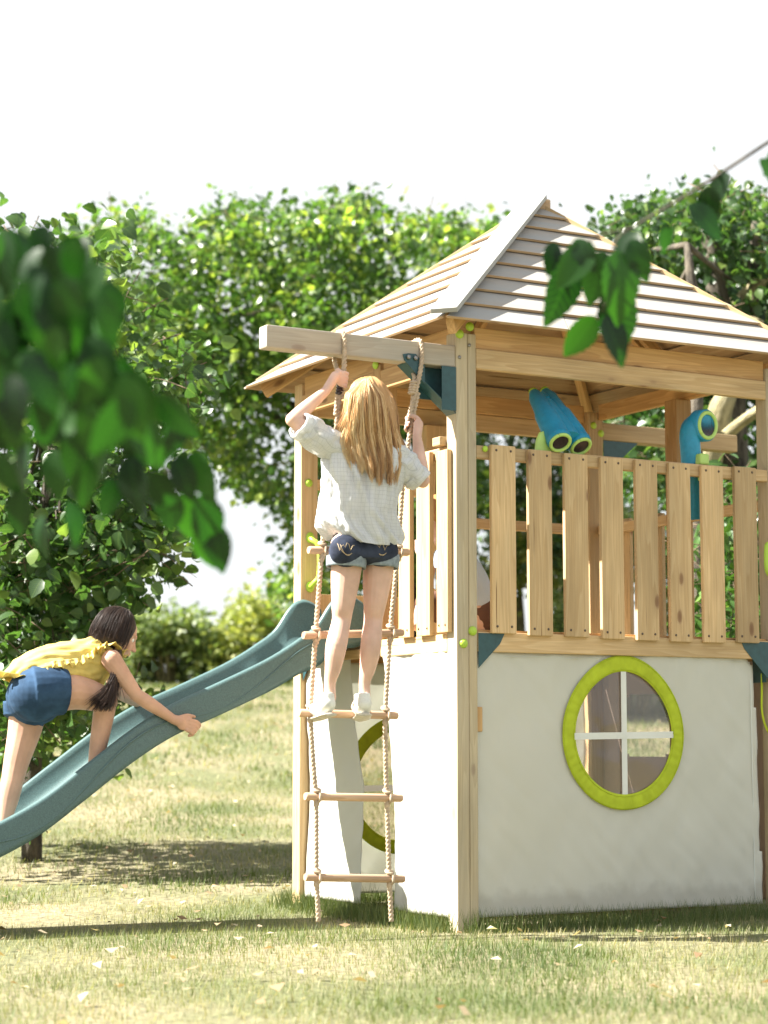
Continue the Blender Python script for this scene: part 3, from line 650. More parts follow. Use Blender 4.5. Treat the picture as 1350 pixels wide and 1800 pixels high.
# ------------------------------------------------------------------ slide
def slide():
    root = empty('slide', A0, TH); tag(root, 'teal green plastic wavy slide coming down from the tower doorway to the left', 'slide')
    rim = [(.03, 1.36), (-.02, 1.385), (-.06, 1.392), (-.10, 1.378), (-.14, 1.34), (-.207, 1.25), (-.30, 1.185), (-.40, 1.125), (-.50, 1.075), (-.68, .995), (-.88, .908), (-1.06, .80), (-1.26, .655), (-1.45, .52), (-1.65, .42), (-1.85, .35), (-2.05, .31), (-2.2, .295)]
    wall = [.16, .20, .21, .21, .19, .155, .13, .125, .122, .12, .118, .118, .12, .12, .12, .115, .11, .10]
    from bisect import bisect
    def at(t):
        k = t * (len(rim) - 1); i = min(int(k), len(rim) - 2); f = k - i
        def cr(a, b, c, d): return .5 * (2 * b + (c - a) * f + (2 * a - 5 * b + 4 * c - d) * f * f + (3 * b - a - 3 * c + d) * f ** 3)
        g = lambda L, j: L[max(0, min(len(L) - 1, j))]
        return tuple(cr(g(rim, i - 1)[q], g(rim, i)[q], g(rim, i + 1)[q], g(rim, i + 2)[q]) for q in (0, 1)) + (cr(g(wall, i - 1), g(wall, i), g(wall, i + 1), g(wall, i + 2)),)
    y0, y1 = .84, 1.24; ym = (y0 + y1) / 2; hw = (y1 - y0) / 2
    # profile (side offset, depth factor): outer skirt, rounded rim, inner wall, curved bed
    prof = [(-hw - .022, 1.08), (-hw - .020, .9), (-hw - .016, .45), (-hw - .012, .12), (-hw - .010, .02), (-hw, -.05), (-hw + .010, .02), (-hw + .016, .2), (-hw + .03, .62), (-hw + .055, .86), (-hw + .10, .95), (0, .99)]
    prof = prof + [(-a, b) for a, b in prof[-2::-1]]
    k = MB(); n = 180; m = len(prof)
    for i in range(n + 1):
        a, z, wl = at(i / n)
        for (s, d) in prof:
            k.v.append((a, ym + s, z - d * wl)); k.w.append((a, s, d))
    for i in range(n):
        for j in range(m - 1): k.f.append((i * m + j, i * m + j + 1, (i + 1) * m + j + 1, (i + 1) * m + j))
    k.build('slide_chute', M['slide'], root, smooth=True, thick=.004)
    # moulded wave line on each outer side
    for sgn, yy in ((-1, y0 - .019), (1, y1 + .019)):
        q = MB(); pts = []
        for i in range(110):
            t = .02 + i / 110 * .96; a, z, wl = at(t); ph = a * 8.2 + .6
            pts.append((a, yy - (0 if sgn < 0 else 0), z - wl * (.60 + .28 * math.sin(ph))))
        q.sweep(pts, .0045, n=8); q.build('moulded_wave', M['slide'], root, smooth=True)
    for (a, yy) in ((-1.95, y0 + .05), (-1.95, y1 - .05)):
        z = .2; MB().bb(a - .02, a + .02, yy - .02, yy + .02, -.03, .22).build('leg', M['slide'], root, bevel=.005)
slide()

# ------------------------------------------------------------------ rope ladder
def rope_prof(a): return 1 + .27 * math.cos(3 * a)
def rope(k, pts, r=.0086, n=12, seg=.0035):
    P_ = [Vector(p) for p in pts]; out = []
    for i in range(len(P_) - 1):
        L = max(2, int((P_[i + 1] - P_[i]).length / .03))
        for j in range(L): out.append(P_[i].lerp(P_[i + 1], j / L))
    out.append(P_[-1])
    for _ in range(3): out = [out[0]] + [(out[i - 1] + out[i] * 2 + out[i + 1]) / 4 for i in range(1, len(out) - 1)] + [out[-1]]
    dense = []
    for i in range(len(out) - 1):
        L = max(1, int((out[i + 1] - out[i]).length / seg))
        for j in range(L): dense.append(out[i].lerp(out[i + 1], j / L))
    dense.append(out[-1]); k.sweep(dense, r, n=n, prof=rope_prof, twist=125.0)
LB = -.012
ladder = empty('rope_ladder', A0, TH); tag(ladder, 'rope ladder with round wooden rungs hanging from the grey arm beam', 'rope ladder')
lft = [(606, 640), (597, 700), (586, 800), (572, 900), (566, 967), (555, 1113), (545, 1255), (551, 1350), (556, 1400), (556, 1540), (560, 1620)]
rgt = [(735, 690), (722, 750), (708, 850), (700, 967), (686, 1108), (677, 1255), (678, 1350), (680, 1400), (684, 1540), (688, 1620)]
for side, pts in (('l', lft), ('r', rgt)):
    k = MB(); rope(k, [LP(x, y, LB) for x, y in pts]); k.build('rope', M['rope'], ladder, smooth=True)
# loops over the arm with an adjuster block
def loop(xa, strands, block):
    top = LP(xa, 592 if xa < 650 else 602, -.010); k = MB()
    a = top.x; z1, z0 = 2.384, 2.27
    rope(k, [LP(*strands[0], LB), Vector((a, -.011, 2.27)), Vector((a, -.011, 2.36)), Vector((a, .0, 2.383)), Vector((a, .035, 2.384)), Vector((a, .07, 2.383)), Vector((a, .081, 2.36)), Vector((a, .081, 2.29)), Vector((a - .012, .05, 2.25)), LP(*strands[1], LB + .012), LP(*strands[2], LB)])
    k.build('hanging_loop', M['rope'], ladder, smooth=True)
    b = MB(); p = LP(*block, LB); d = Vector((-.012, 0, -.055))
    for i in range(5): b.ell(p + d * (i / 5), (.017, .013, .008), n=8)
    b.build('rope_adjuster', M['rope'] if xa > 650 else M['lens'], ladder, smooth=True)
loop(606, [(600, 700), (598, 660), (590, 730)], (600, 672)); loop(742, [(716, 745), (731, 655), (722, 740)], (727, 672))
# rungs with the rope knotted round them
for (x0, y0, x1, y1, kl, kr) in ((542, 967, 718, 971, 566, 700), (533, 1117, 708, 1112, 555, 686), (525, 1253, 698, 1258, 545, 677), (536, 1400, 706, 1403, 556, 680), (536, 1542, 710, 1545, 556, 684)):
    k = MB(); p0, p1 = LP(x0, y0, LB + .001), LP(x1, y1, LB + .001); k.sweep([p0, p0.lerp(p1, .015), p0.lerp(p1, .985), p1], [.0135, .0155, .0155, .0135], n=20)
    rg = k.build('rung', M['rung'], ladder, smooth=False); rg.data.polygons.foreach_set('use_smooth', [len(p.vertices) == 4 for p in rg.data.polygons])
    for kx in (kl, kr):
        t = (kx - x0) / (x1 - x0); c = p0.lerp(p1, t); q = MB()
        q.ell(c + Vector((0, 0, .026)), (.015, .014, .011), Matrix.Rotation(.4, 3, 'Y'), 8); q.ell(c + Vector((0, 0, -.026)), (.012, .012, .014), n=8)
        ring = [c + Vector((.006 * math.sin(a * .5), math.cos(a) * .021, math.sin(a) * .021)) for a in [i / 24 * 2 * math.pi for i in range(25)]]
        q.sweep(ring, .006, n=8)
        ring = [c + Vector((.013 * math.cos(a), math.sin(a) * .013, .026 + .006 * math.sin(a))) for a in [i / 24 * 2 * math.pi for i in range(25)]]
        q.sweep(ring, .006, n=8)
        q.build('knot', M['rope'], rg, smooth=True)

# ------------------------------------------------------------------ toy binoculars and periscope
def binoculars():
    root = empty('toy_binoculars', A0 + 0 * UV_, TH); tag(root, 'blue toy binoculars with lime green eye rings on top of the slat railing', 'binoculars')
    f1, f2 = LP(984, 776, -.03), LP(1020, 783, .0); e1, e2 = LP(938, 690, .20), LP(958, 688, .23)
    k = MB()
    for f, e in ((f1, e1), (f2, e2)):
        d = (f - e).normalized()
        pts = [f + d * .004, f - d * .02, f - d * .024, f - d * .07, e.lerp(f, .45), e.lerp(f, .40), e.lerp(f, .12), e]
        k.sweep(pts, [.051, .055, .052, .053, .047, .040, .034, .020], n=28)
    m1, m2 = (f1 + f2) / 2, (e1 + e2) / 2
    k.sweep([m1.lerp(m2, .05), m1.lerp(m2, .3), m1.lerp(m2, .6), m1.lerp(m2, .92)], [.064, .060, .050, .030], [.051, .046, .036, .022], ref=(f2 - f1), n=24, sub=3)
    for i in range(7):
        c = m1.lerp(m2, .50 + i * .055) + Vector((.0, -.012, .012)); k.ell(c, (.026 - i * .0015, .02, .006), n=8)
    body = k.build('binocular_body', M['blue'], root, smooth=True); body.modifiers.new('e', 'EDGE_SPLIT').split_angle = R_(50)
    for f, e in ((f1, e1), (f2, e2)):
        d = (f - e).normalized(); r = MB()
        X = d.orthogonal().normalized(); Y = d.cross(X)
        r.sweep([f + d * .008 + (X * math.cos(a) + Y * math.sin(a)) * .0425 for a in [i / 40 * 2 * math.pi for i in range(41)]], .0075, n=10)
        rr = r.build('eye_ring', M['lime'], root, smooth=True)
        MB().sweep([f + d * .000, f + d * .005], .036, n=32).build('lens', M['lens'], rr)
    for e, f in ((e1, f1), (e2, f2)): d = (e - f).normalized(); MB().sweep([e, e + d * .014], [.021, .018], n=20).build('eyepiece', M['cap'], root, smooth=True)
    s = MB(); c = LP(958, 790, .03)
    s.sweep([c + Vector((0, 0, -.02)), c + Vector((-.005, 0, .04)), c + Vector((-.012, 0, .075))], [.052, .04, .016], [.02, .02, .012], ref=(1, 0, 0), n=20, sub=4)
    s.build('mount', M['lime'], root, smooth=True)
binoculars()
def periscope():
    root = empty('toy_periscope', A0, TH); tag(root, 'blue toy periscope with round lime ringed lens standing behind the railing', 'periscope')
    c = LP(1240, 748, .05); b = LP(1213, 800, .09); f = LP(1219, 905, .12); base = f; k = MB()
    look = Vector((.18, -.98, -.05)).normalized()
    k.sweep([f + Vector((0, 0, -.02)), Vector((b.x + .004, b.y, b.z)), Vector((b.x, b.y, c.z - .055)), Vector((b.x + .012, b.y - .004, c.z - .015)), c - look * .045, c - look * .03],
            [.042, .045, .046, .052, .058, .060], n=32, sub=6)
    k.sweep([c - look * .045, c - look * .04, c + look * .006, c + look * .012], [.060, .072, .072, .066], n=36)
    body = k.build('periscope_tube', M['blue'], root, smooth=True); body.modifiers.new('e', 'EDGE_SPLIT').split_angle = R_(50)
    X = look.orthogonal().normalized(); Y = look.cross(X)
    r = MB().sweep([c + look * .012 + (X * math.cos(a) + Y * math.sin(a)) * .056 for a in [i / 48 * 2 * math.pi for i in range(49)]], .009, n=10)
    rr = r.build('eye_ring', M['lime'], root, smooth=True)
    MB().sweep([c + look * .004, c + look * .012], .052, n=36).build('lens', M['lens'], rr)
    q = LP(1233, 808, .04); s = MB(); s.box(q, (.052, .05, .05)); s.box(q + Vector((-.0, -.0, -.06)), (.03, .03, .07))
    s.build('clamp', M['lime'], root, bevel=.008)
    q = LP(1226, 840, .10); MB().sweep([q + Vector((0, 0, .0)), q + Vector((0, 0, .02))], .048, n=24).build('clamp', M['cap'], root, smooth=True)
periscope()

# ------------------------------------------------------------------ people
def strands(name, gen, n, matl, parent, r=.0016, segs=14):
    V, Fc, L = [], [], []; c = 0
    for i in range(n):
        pts = gen(); m = len(pts); col = min(1, max(0, getattr(gen, 'col', None) or random.gauss(.5, .22)))
        pr = None
        for j, p in enumerate(pts):
            t = pts[min(j + 1, m - 1)] - pts[max(j - 1, 0)]; t.normalize()
            X = t.cross(Vector((.3, .9, .2))).normalized(); Y = t.cross(X); rr = r * (1 - .75 * (j / (m - 1)) ** 3)
            for k in range(3):
                a = k * 2.0944; V.append(p + X * math.cos(a) * rr + Y * math.sin(a) * rr); L.append(col)
            if j:
                for k in range(3): Fc.append((c - 3 + k, c - 3 + (k + 1) % 3, c + (k + 1) % 3, c + k))
            c += 3
    V = np.array([tuple(v) for v in V]); return tri_cloud(name, V, np.array(Fc), np.array(L), matl, parent, smooth=True)
def add_mass_attr(o, v=.35):
    me = o.data; a = me.attributes.new('lv', 'FLOAT', 'POINT'); a.data.foreach_set('value', np.full(len(me.vertices), v, dtype=np.float32))

def grip_hand(k, G, t, frm, c, s=1.0, fist=1.0):
    """a hand closed round a rope or bar: G point on it, t its axis, frm from it to the palm, c across towards the knuckles"""
    t = t.normalized(); c = (c - t * c.dot(t)).normalized(); frm = (frm - t * frm.dot(t) - c * frm.dot(c)).normalized()
    rb = .013 * s
    R = Matrix((c, frm, t)).transposed()
    k.ell(G + frm * .022 * s - c * .018 * s, (.034 * s, .0135 * s, .036 * s), R, 12)
    for i in range(4):
        o = t * ((1.5 - i) * .0190 * s); ln = (3.5, 4.1, 3.9, 3.2)[i]; pts = []
        kn = G + frm * .026 * s + c * .012 * s + o
        pts.append(kn - c * .022 * s); pts.append(kn)
        for q in range(1, 6):
            a = math.pi / 2 - q / 5 * ln * fist; rad = rb + .0085 * s
            pts.append(G + o * (1 - .06 * q) + frm * math.sin(a) * rad + c * math.cos(a) * rad)
        k.limb(pts, [.0088 * s, .0086 * s, .0078 * s, .0074 * s, .0070 * s, .0066 * s, .0060 * s], n=8, sub=2)
    th = [G + frm * .022 * s - c * .035 * s + t * .020 * s, G + frm * .008 * s - c * .030 * s + t * .034 * s, G - frm * .014 * s - c * .016 * s + t * .036 * s, G - frm * .024 * s + c * .004 * s + t * .030 * s]
    k.limb(th, [.013 * s, .0115 * s, .0095 * s, .0078 * s], n=8, sub=3)
    return G + frm * .020 * s - c * .052 * s

def head(k, c, f, up, s=1.0):
    """skull, jaw, nose, lips, brows, ears in one volume; f = facing, up = crown"""
    f = f.normalized(); side = f.cross(up).normalized(); up = side.cross(f).normalized()
    R = Matrix((side, f, up)).transposed()
    q = lambda x, y, z: c + (side * x + f * y + up * z) * s
    k.ell(q(0, -.008, .022), (.070 * s, .088 * s, .080 * s), R, 16)
    k.ell(q(0, .030, -.025), (.054 * s, .055 * s, .068 * s), R, 14)
    k.ell(q(0, .045, -.075), (.026 * s, .024 * s, .020 * s), R, 10)
    for e in (-1, 1):
        k.ell(q(e * .032, .058, -.032), (.022 * s, .020 * s, .024 * s), R, 10)
        k.ell(q(e * .070, -.006, -.008), (.007 * s, .018 * s, .026 * s), R, 8)
    k.limb([q(0, .080, .012), q(0, .090, -.012), q(0, .098, -.024)], [.0075 * s, .0085 * s, .0105 * s], n=8, sub=3)
    for e in (-1, 1): k.ell(q(e * .010, .088, -.027), (.008 * s, .009 * s, .007 * s), R, 8)
    k.ell(q(0, .083, -.047), (.019 * s, .010 * s, .0055 * s), R, 8); k.ell(q(0, .081, -.056), (.016 * s, .010 * s, .006 * s), R, 8)
    k.limb([q(-.040, .066, .026), q(0, .080, .024), q(.040, .066, .026)], [.007 * s, .008 * s, .007 * s], n=8, sub=4)
    return q
def eyes(q, parent, s=1.0):
    for e in (-1, 1):
        o = MB().ell(q(e * .028, .061, .004), (.0125 * s,) * 3, n=10).build('eye', M['eye'], parent, smooth=True)
        MB().ell(q(e * .028, .070, .004), (.0055 * s,) * 3, n=8).build('iris', M['iris'], o, smooth=True)

def sleeve_shell(k, pts, rad, n=40, sub=8, amp=.006, seed=0, ry=None):
    t0 = len(k.v); k.sweep(pts, rad, ry, n=n, caps=False, sub=sub)
    for i in range(t0, len(k.v)):
        p = Vector(k.v[i]); L = k.w[i]
        d = Vector((noise.noise(p * 26 + Vector((seed, 0, 0))), noise.noise(p * 26 + Vector((0, seed + 5, 0))), noise.noise(p * 26 + Vector((0, 0, seed + 9))))) + \
            .5 * Vector((noise.noise(p * 55), noise.noise(p * 55 + Vector((7, 0, 0))), noise.noise(p * 55 + Vector((0, 9, 0)))))
        k.v[i] = tuple(p + d * amp)

def girl_on_ladder():
    B = -.125
    L = lambda x, y, b=B: LP(x, y, b)
    root = empty('person', A0, TH); tag(root, 'girl with long blond hair in white checked shirt standing on the rope ladder', 'person')
    k = MB()
    # torso (under the shirt), hips
    k.sweep([L(645, 790), L(645, 830), L(640, 880), L(641, 930), L(641, 958), L(641, 974)], [.115, .125, .108, .112, .128, .118], [.062, .078, .072, .078, .092, .080], ref=(1, 0, 0), n=20, sub=4)
    k.limb([L(647, 800), L(648, 775), L(649, 750, B + .01)], [.045, .036, .038])
    # arms: left one raised and bent, right one bent with elbow down
    ls, le, lw = L(596, 795), L(514, 738, B - .02), L(573, 687, B + .06)
    rs, re_, rw = L(699, 805), L(743, 846, B - .02), L(733, 768, B + .035)
    k.limb([ls, (ls + le) / 2, le], [.042, .036, .027]); k.limb([le, le.lerp(lw, .35), lw], [.027, .0285, .0185])
    k.limb([rs, (rs + re_) / 2, re_], [.042, .036, .027]); k.limb([re_, re_.lerp(rw, .35), rw], [.027, .0285, .0185])
    Gl, Gr = L(599, 668, LB), L(722, 748, LB)
    tl = (L(604, 640, LB) - L(594, 710, LB)); tr = (L(727, 720, LB) - L(716, 780, LB))
    wl = grip_hand(k, Gl, tl, Vector((-.25, -1, 0)), Vector((1, .25, .3)), .92)
    wr = grip_hand(k, Gr, tr, Vector((1, .1, 0)), Vector((-.25, -1, .1)) * -1, .92)
    k.limb([lw, wl], [.0185, .020]); k.limb([rw, wr], [.0185, .020])
    # legs
    def leg(hx, kx, cx, ax, hy=985, ky=1092, cy=1135, ay=1212, s=1):
        pts = [L(hx, hy), L((hx * 2 + kx) / 3, hy + (ky - hy) * .35), L((hx + kx * 3) / 4, hy + (ky - hy) * .75), L(kx, ky, B + .008), L(cx, cy, B - .008), L((cx + ax) / 2, (cy + ay) / 2, B), L(ax, ay - 12, B + .01), L(ax, ay + 14, B + .012)]
        k.limb(pts, [.062, .056, .044, .037, .041, .032, .0225, .024], n=18, sub=5)
        k.ell(L(hx + (3 if hx > 640 else -3), hy - 26, B - .030), (.060, .050, .050), n=12)
    leg(610, 600, 591, 580); leg(666, 656, 652, 641)
    # feet inside the shoes
    for ax, tip in ((576, -1), (639, 1)):
        a = L(ax, 1228, B + .01); k.limb([a, a + Vector((.01, .05, -.022)), a + Vector((.02, .10, -.030))], [.026, .028, .018])
    hc = L(650, 722, B + .02); q = head(k, hc, Vector((.15, 1, .12)), Vector((0, -.05, 1)), .95)
    k.build('body', M['skin'], root, remesh=.0036)
    eyes(q, root)
    # shorts
    k = MB()
    k.sweep([L(641, 930), L(641, 948), L(641, 968), L(641, 985)], [.126, .132, .136, .133], [.092, .098, .104, .098], ref=(1, 0, 0), n=24, sub=4)
    for hx, hx2 in ((611, 609), (668, 666)):
        k.sweep([L(hx, 965, B - .004), L(hx2, 992, B - .004)], [.071, .068], [.080, .078], ref=(1, 0, 0), n=20, sub=3)
        k.ell(L(hx + (2 if hx > 640 else -2), 968, B - .045), (.07, .058, .065), n=12)
    k.ell(L(641, 975, B - .01), (.055, .085, .045), n=12)
    sh = k.build('shorts', M['denim'], root, remesh=.005)
    for hx in (609, 667):
        c = MB(); c.sweep([L(hx, 976, B - .004), L(hx, 983, B - .004), L(hx - 1, 998, B - .004)], [.0715, .0735, .0715], [.0815, .0845, .0815], ref=(1, 0, 0), n=40, sub=3, caps=False); c.build('cuff', M['denim_in'], sh, smooth=True, thick=.006)
    # pocket stitching
    for x0, sg in ((612, 1), (672, -1)):
        t = MB()
        for dd in (0, 5):
            pts = []
            for i in range(13):
                u = i / 12; px = x0 + (u - .5) * (38 - dd * 2); py = 955 + dd * .3 + 20 * math.sin(u * math.pi) ** .8
                pts.append(L(px, py, B - .106 + .055 * ((px - x0) / 30) ** 2 + (py - 955) * .0002))
            t.sweep(pts, .0009, n=6)
        pts = [L(x0 - 18 + i * 3.2, 957 + (8 if i % 3 == 1 else 0) + 3 * math.sin(i), B - .107 + .055 * ((-18 + i * 3.2) / 30) ** 2) for i in range(12)]
        t.sweep(pts, .0010, n=6); t.build('pocket_stitching', M['thread'], sh, smooth=True)
    # shirt: torso shell with folds, sleeves rolled to the elbow
    k = MB()
    prof = [(770, 647, 40, .045), (778, 646, 62, .06), (790, 644, 82, .075), (810, 642, 82, .088), (840, 637, 76, .098), (870, 633, 71, .100), (900, 630, 70, .104), (925, 634, 72, .112), (945, 641, 67, .118), (957, 645, 58, .116)]
    rows = len(prof) - 1
    def shell(u, v):
        kx = v * rows; i = min(int(kx), rows - 1); f = kx - i
        g = lambda c: prof[max(0, min(rows, c))]
        y, xc, w_, dp = [.5 * (2 * g(i)[j] + (g(i + 1)[j] - g(i - 1)[j]) * f + (2 * g(i - 1)[j] - 5 * g(i)[j] + 4 * g(i + 1)[j] - g(i + 2)[j]) * f * f + (3 * g(i)[j] - g(i - 1)[j] - 3 * g(i + 1)[j] + g(i + 2)[j]) * f ** 3) for j in range(4)]
        a = u * 2 * math.pi; s_, c_ = math.sin(a), math.cos(a)
        hem = -10 * max(0, v - .75) / .25 * (c_ ** 2) + 5 * max(0, v - .75) / .25 * (s_ < 0)
        wx = w_ / 447
        p = L(xc, y + hem, B + .005); sx = math.copysign(abs(c_) ** .85, c_)
        p = p + Vector((sx * wx, s_ * dp, 0))
        fold = .020 * v * noise.noise(Vector((c_ * 2.6 + 4, v * 1.4, s_ * 1.5))) + .024 * noise.noise(Vector((c_ * 4.2 - v * 3.2, v * 2.4 + c_ * 1.8, s_ * 2.4 + 7))) + .010 * noise.noise(Vector((c_ * 11 - v * 6, v * 5 + c_ * 4, s_ * 5))) + .005 * noise.noise(Vector((c_ * 25 + v * 9, v * 16 - c_ * 6, s_ * 12)))
        dg = abs(((c_ + .55) - (v - .35) * 1.7)); fold += .016 * math.exp(-(dg / .08) ** 2) * (v > .3) * min(1, (v - .3) * 5)     # long diagonal crease
        return p + Vector((c_, s_ * 1.0, 0)) * fold
    k.grid(shell, 160, 110, (.86, .42), True)
    ws_ = len(k.v)
    ls2 = L(600, 792); lend = L(527, 748, B - .02)
    sleeve_shell(k, [L(628, 800), ls2, ls2.lerp(lend, .5) + Vector((0, 0, -.004)), ls2.lerp(lend, .85), lend], [.062, .060, .060, .056, .047], amp=.012, seed=2)
    rs2 = L(694, 806); rend = L(737, 843, B - .02)
    sleeve_shell(k, [L(668, 805), rs2, rs2.lerp(rend, .5), rs2.lerp(rend, .85), rend], [.062, .060, .059, .052, .046], amp=.012, seed=8)
    so_ = k.build('shirt', M['shirt'], root, smooth=True, thick=.0015)
    for e, d in ((lend, (lend - ls2).normalized()), (rend, (rend - rs2).normalized())):
        c = MB(); sleeve_shell(c, [e - d * .034, e - d * .02, e + d * .004, e + d * .010], [.050, .053, .052, .045], amp=.007, seed=3, sub=5)
        c.build('rolled_cuff', M['shirt'], so_, smooth=True, thick=.004)
    # shoes
    for ax, fx in ((575, .12), (639, .42)):
        s_ = MB(); h = L(ax, 1241, B - .004); fw = Vector((fx, .93, -.10)).normalized(); sdv = fw.cross(Vector((0, 0, 1)))
        s_.limb([h + Vector((0, .0, .008)), h + fw * .05, h + fw * .10, h + fw * .145], [.033, .034, .035, .027], [.038, .036, .029, .021], ref=sdv, n=16)
        s_.sweep([h + Vector((0, .006, .012)), h + Vector((0, .012, .046))], [.034, .031], [.036, .034], ref=sdv, n=16)
        sh_ = s_.build('shoe', M['shoe'], root, remesh=.004)
        s2 = MB(); z = Vector((0, 0, -.036)); s2.sweep([h + fw * -.034 + z, h + fw * -.02 + z, h + fw * .05 + z, h + fw * .12 + z, h + fw * .165 + z], [.020, .032, .032, .035, .016], [.007] * 5, ref=sdv, n=16, sub=4)
        s2.build('sole', M['sole'], sh_, smooth=True)
    # hair
    prof = [(664, 646, 10, .045), (670, 646, 24, .075), (680, 647, 34, .10), (692, 648, 41, .112), (712, 649, 46, .118), (738, 650, 50, .115), (762, 651, 53, .106), (788, 656, 53, .105), (815, 662, 46, .116), (842, 664, 42, .122)]
    def hp(y):
        for i in range(len(prof) - 1):
            if y <= prof[i + 1][0]:
                f = (y - prof[i][0]) / (prof[i + 1][0] - prof[i][0]); f2 = f
                return [prof[i][j] + (prof[i + 1][j] - prof[i][j]) * f2 for j in range(4)]
        return list(prof[-1])
    mass = MB()
    def hm(u, v):
        y, xc, w_, dp = hp(664 + v * (826 - 664)); a = u * 2 * math.pi
        gro = .004 * math.sin(a * 9 + v * 5) + .003 * math.sin(a * 21 + 3)
        fr = (dp * .80 if math.sin(a) < 0 else dp * (.72 if y < 735 else .08))
        return L(xc, y, B + .01) + Vector((math.cos(a) * (w_ / 447 * (.84 if y < 690 else .92) + gro), math.sin(a) * (fr + gro), 0))
    mass.grid(hm, 64, 40, (1, 1), True)
    hair = mass.build('hair', M['blond'], root, smooth=True); add_mass_attr(hair, .25)
    def gen():
        s = random.uniform(-1, 1); layer = random.random(); wob = random.uniform(0, 6.28); clump = round(s * 13) / 13; s = s * .6 + clump * .4; cw_ = math.sin(clump * 40) * 5.5; gen.col = .5 + .30 * math.sin(clump * 23 + 1) + random.gauss(0, .16) - .10 * (s > .1) + .22 * (s < -.25)  # left strands lighter, right ones darker: sunlit side put into the hair colour
        yend = random.uniform(806, 850) - max(0, -s) * 22 + (math.sin(clump * 17) * 6); fan = 1 + (.30 * random.random() if s < -.45 else .03)
        side = math.sqrt(max(0, 1 - min(1, s * s))); pts = []
        over = random.random() < .15
        for j in range(16):
            t = j / 15; y = 666 + (yend - 666) * t; yy, xc, w_, dp = hp(y)
            ss = s * (.5 + .5 * min(1, t * 5)) if t < .2 else s
            x = xc + w_ * ss * (1 + (fan - 1) * max(0, t - .45) * 2) + (1.6 * math.sin(t * 9 + wob) + cw_ * math.sin(t * 10 + clump * 30)) * t * 1.1
            b = B + .01 - (side * dp) * (.92 + .14 * layer) - .008 * math.sin(t * 12 + clump * 20) * t - (.012 * max(0, t - .8) * 5 * (layer - .5))
            pts.append(L(x, y, b) if not over else L(x + random.uniform(-.5, .5), y, b - .004))
        return pts
    o = strands('hair_strands', gen, 4600, M['blond'], hair, .0015)
    def gen2():                                                   # fly-away hairs
        a = random.uniform(0, 6.28); st = L(645 + random.uniform(-25, 25), 672 + random.uniform(0, 40), B - .06); pts = []; v = Vector((random.uniform(-.02, .02), random.uniform(-.01, .01), .018)) * random.uniform(.2, 1)
        if random.random() < .6: st = L(random.choice((600, 603, 596)), random.uniform(720, 800), B); v = Vector((-.012, -.004, -.002)) * random.uniform(.2, 1.3)
        for j in range(8): pts.append(st + v * j * .5 + Vector((0, 0, -.0009 * j * j)))
        return pts
    strands('stray_hairs', gen2, 70, M['blond'], hair, .0006)
girl_on_ladder()

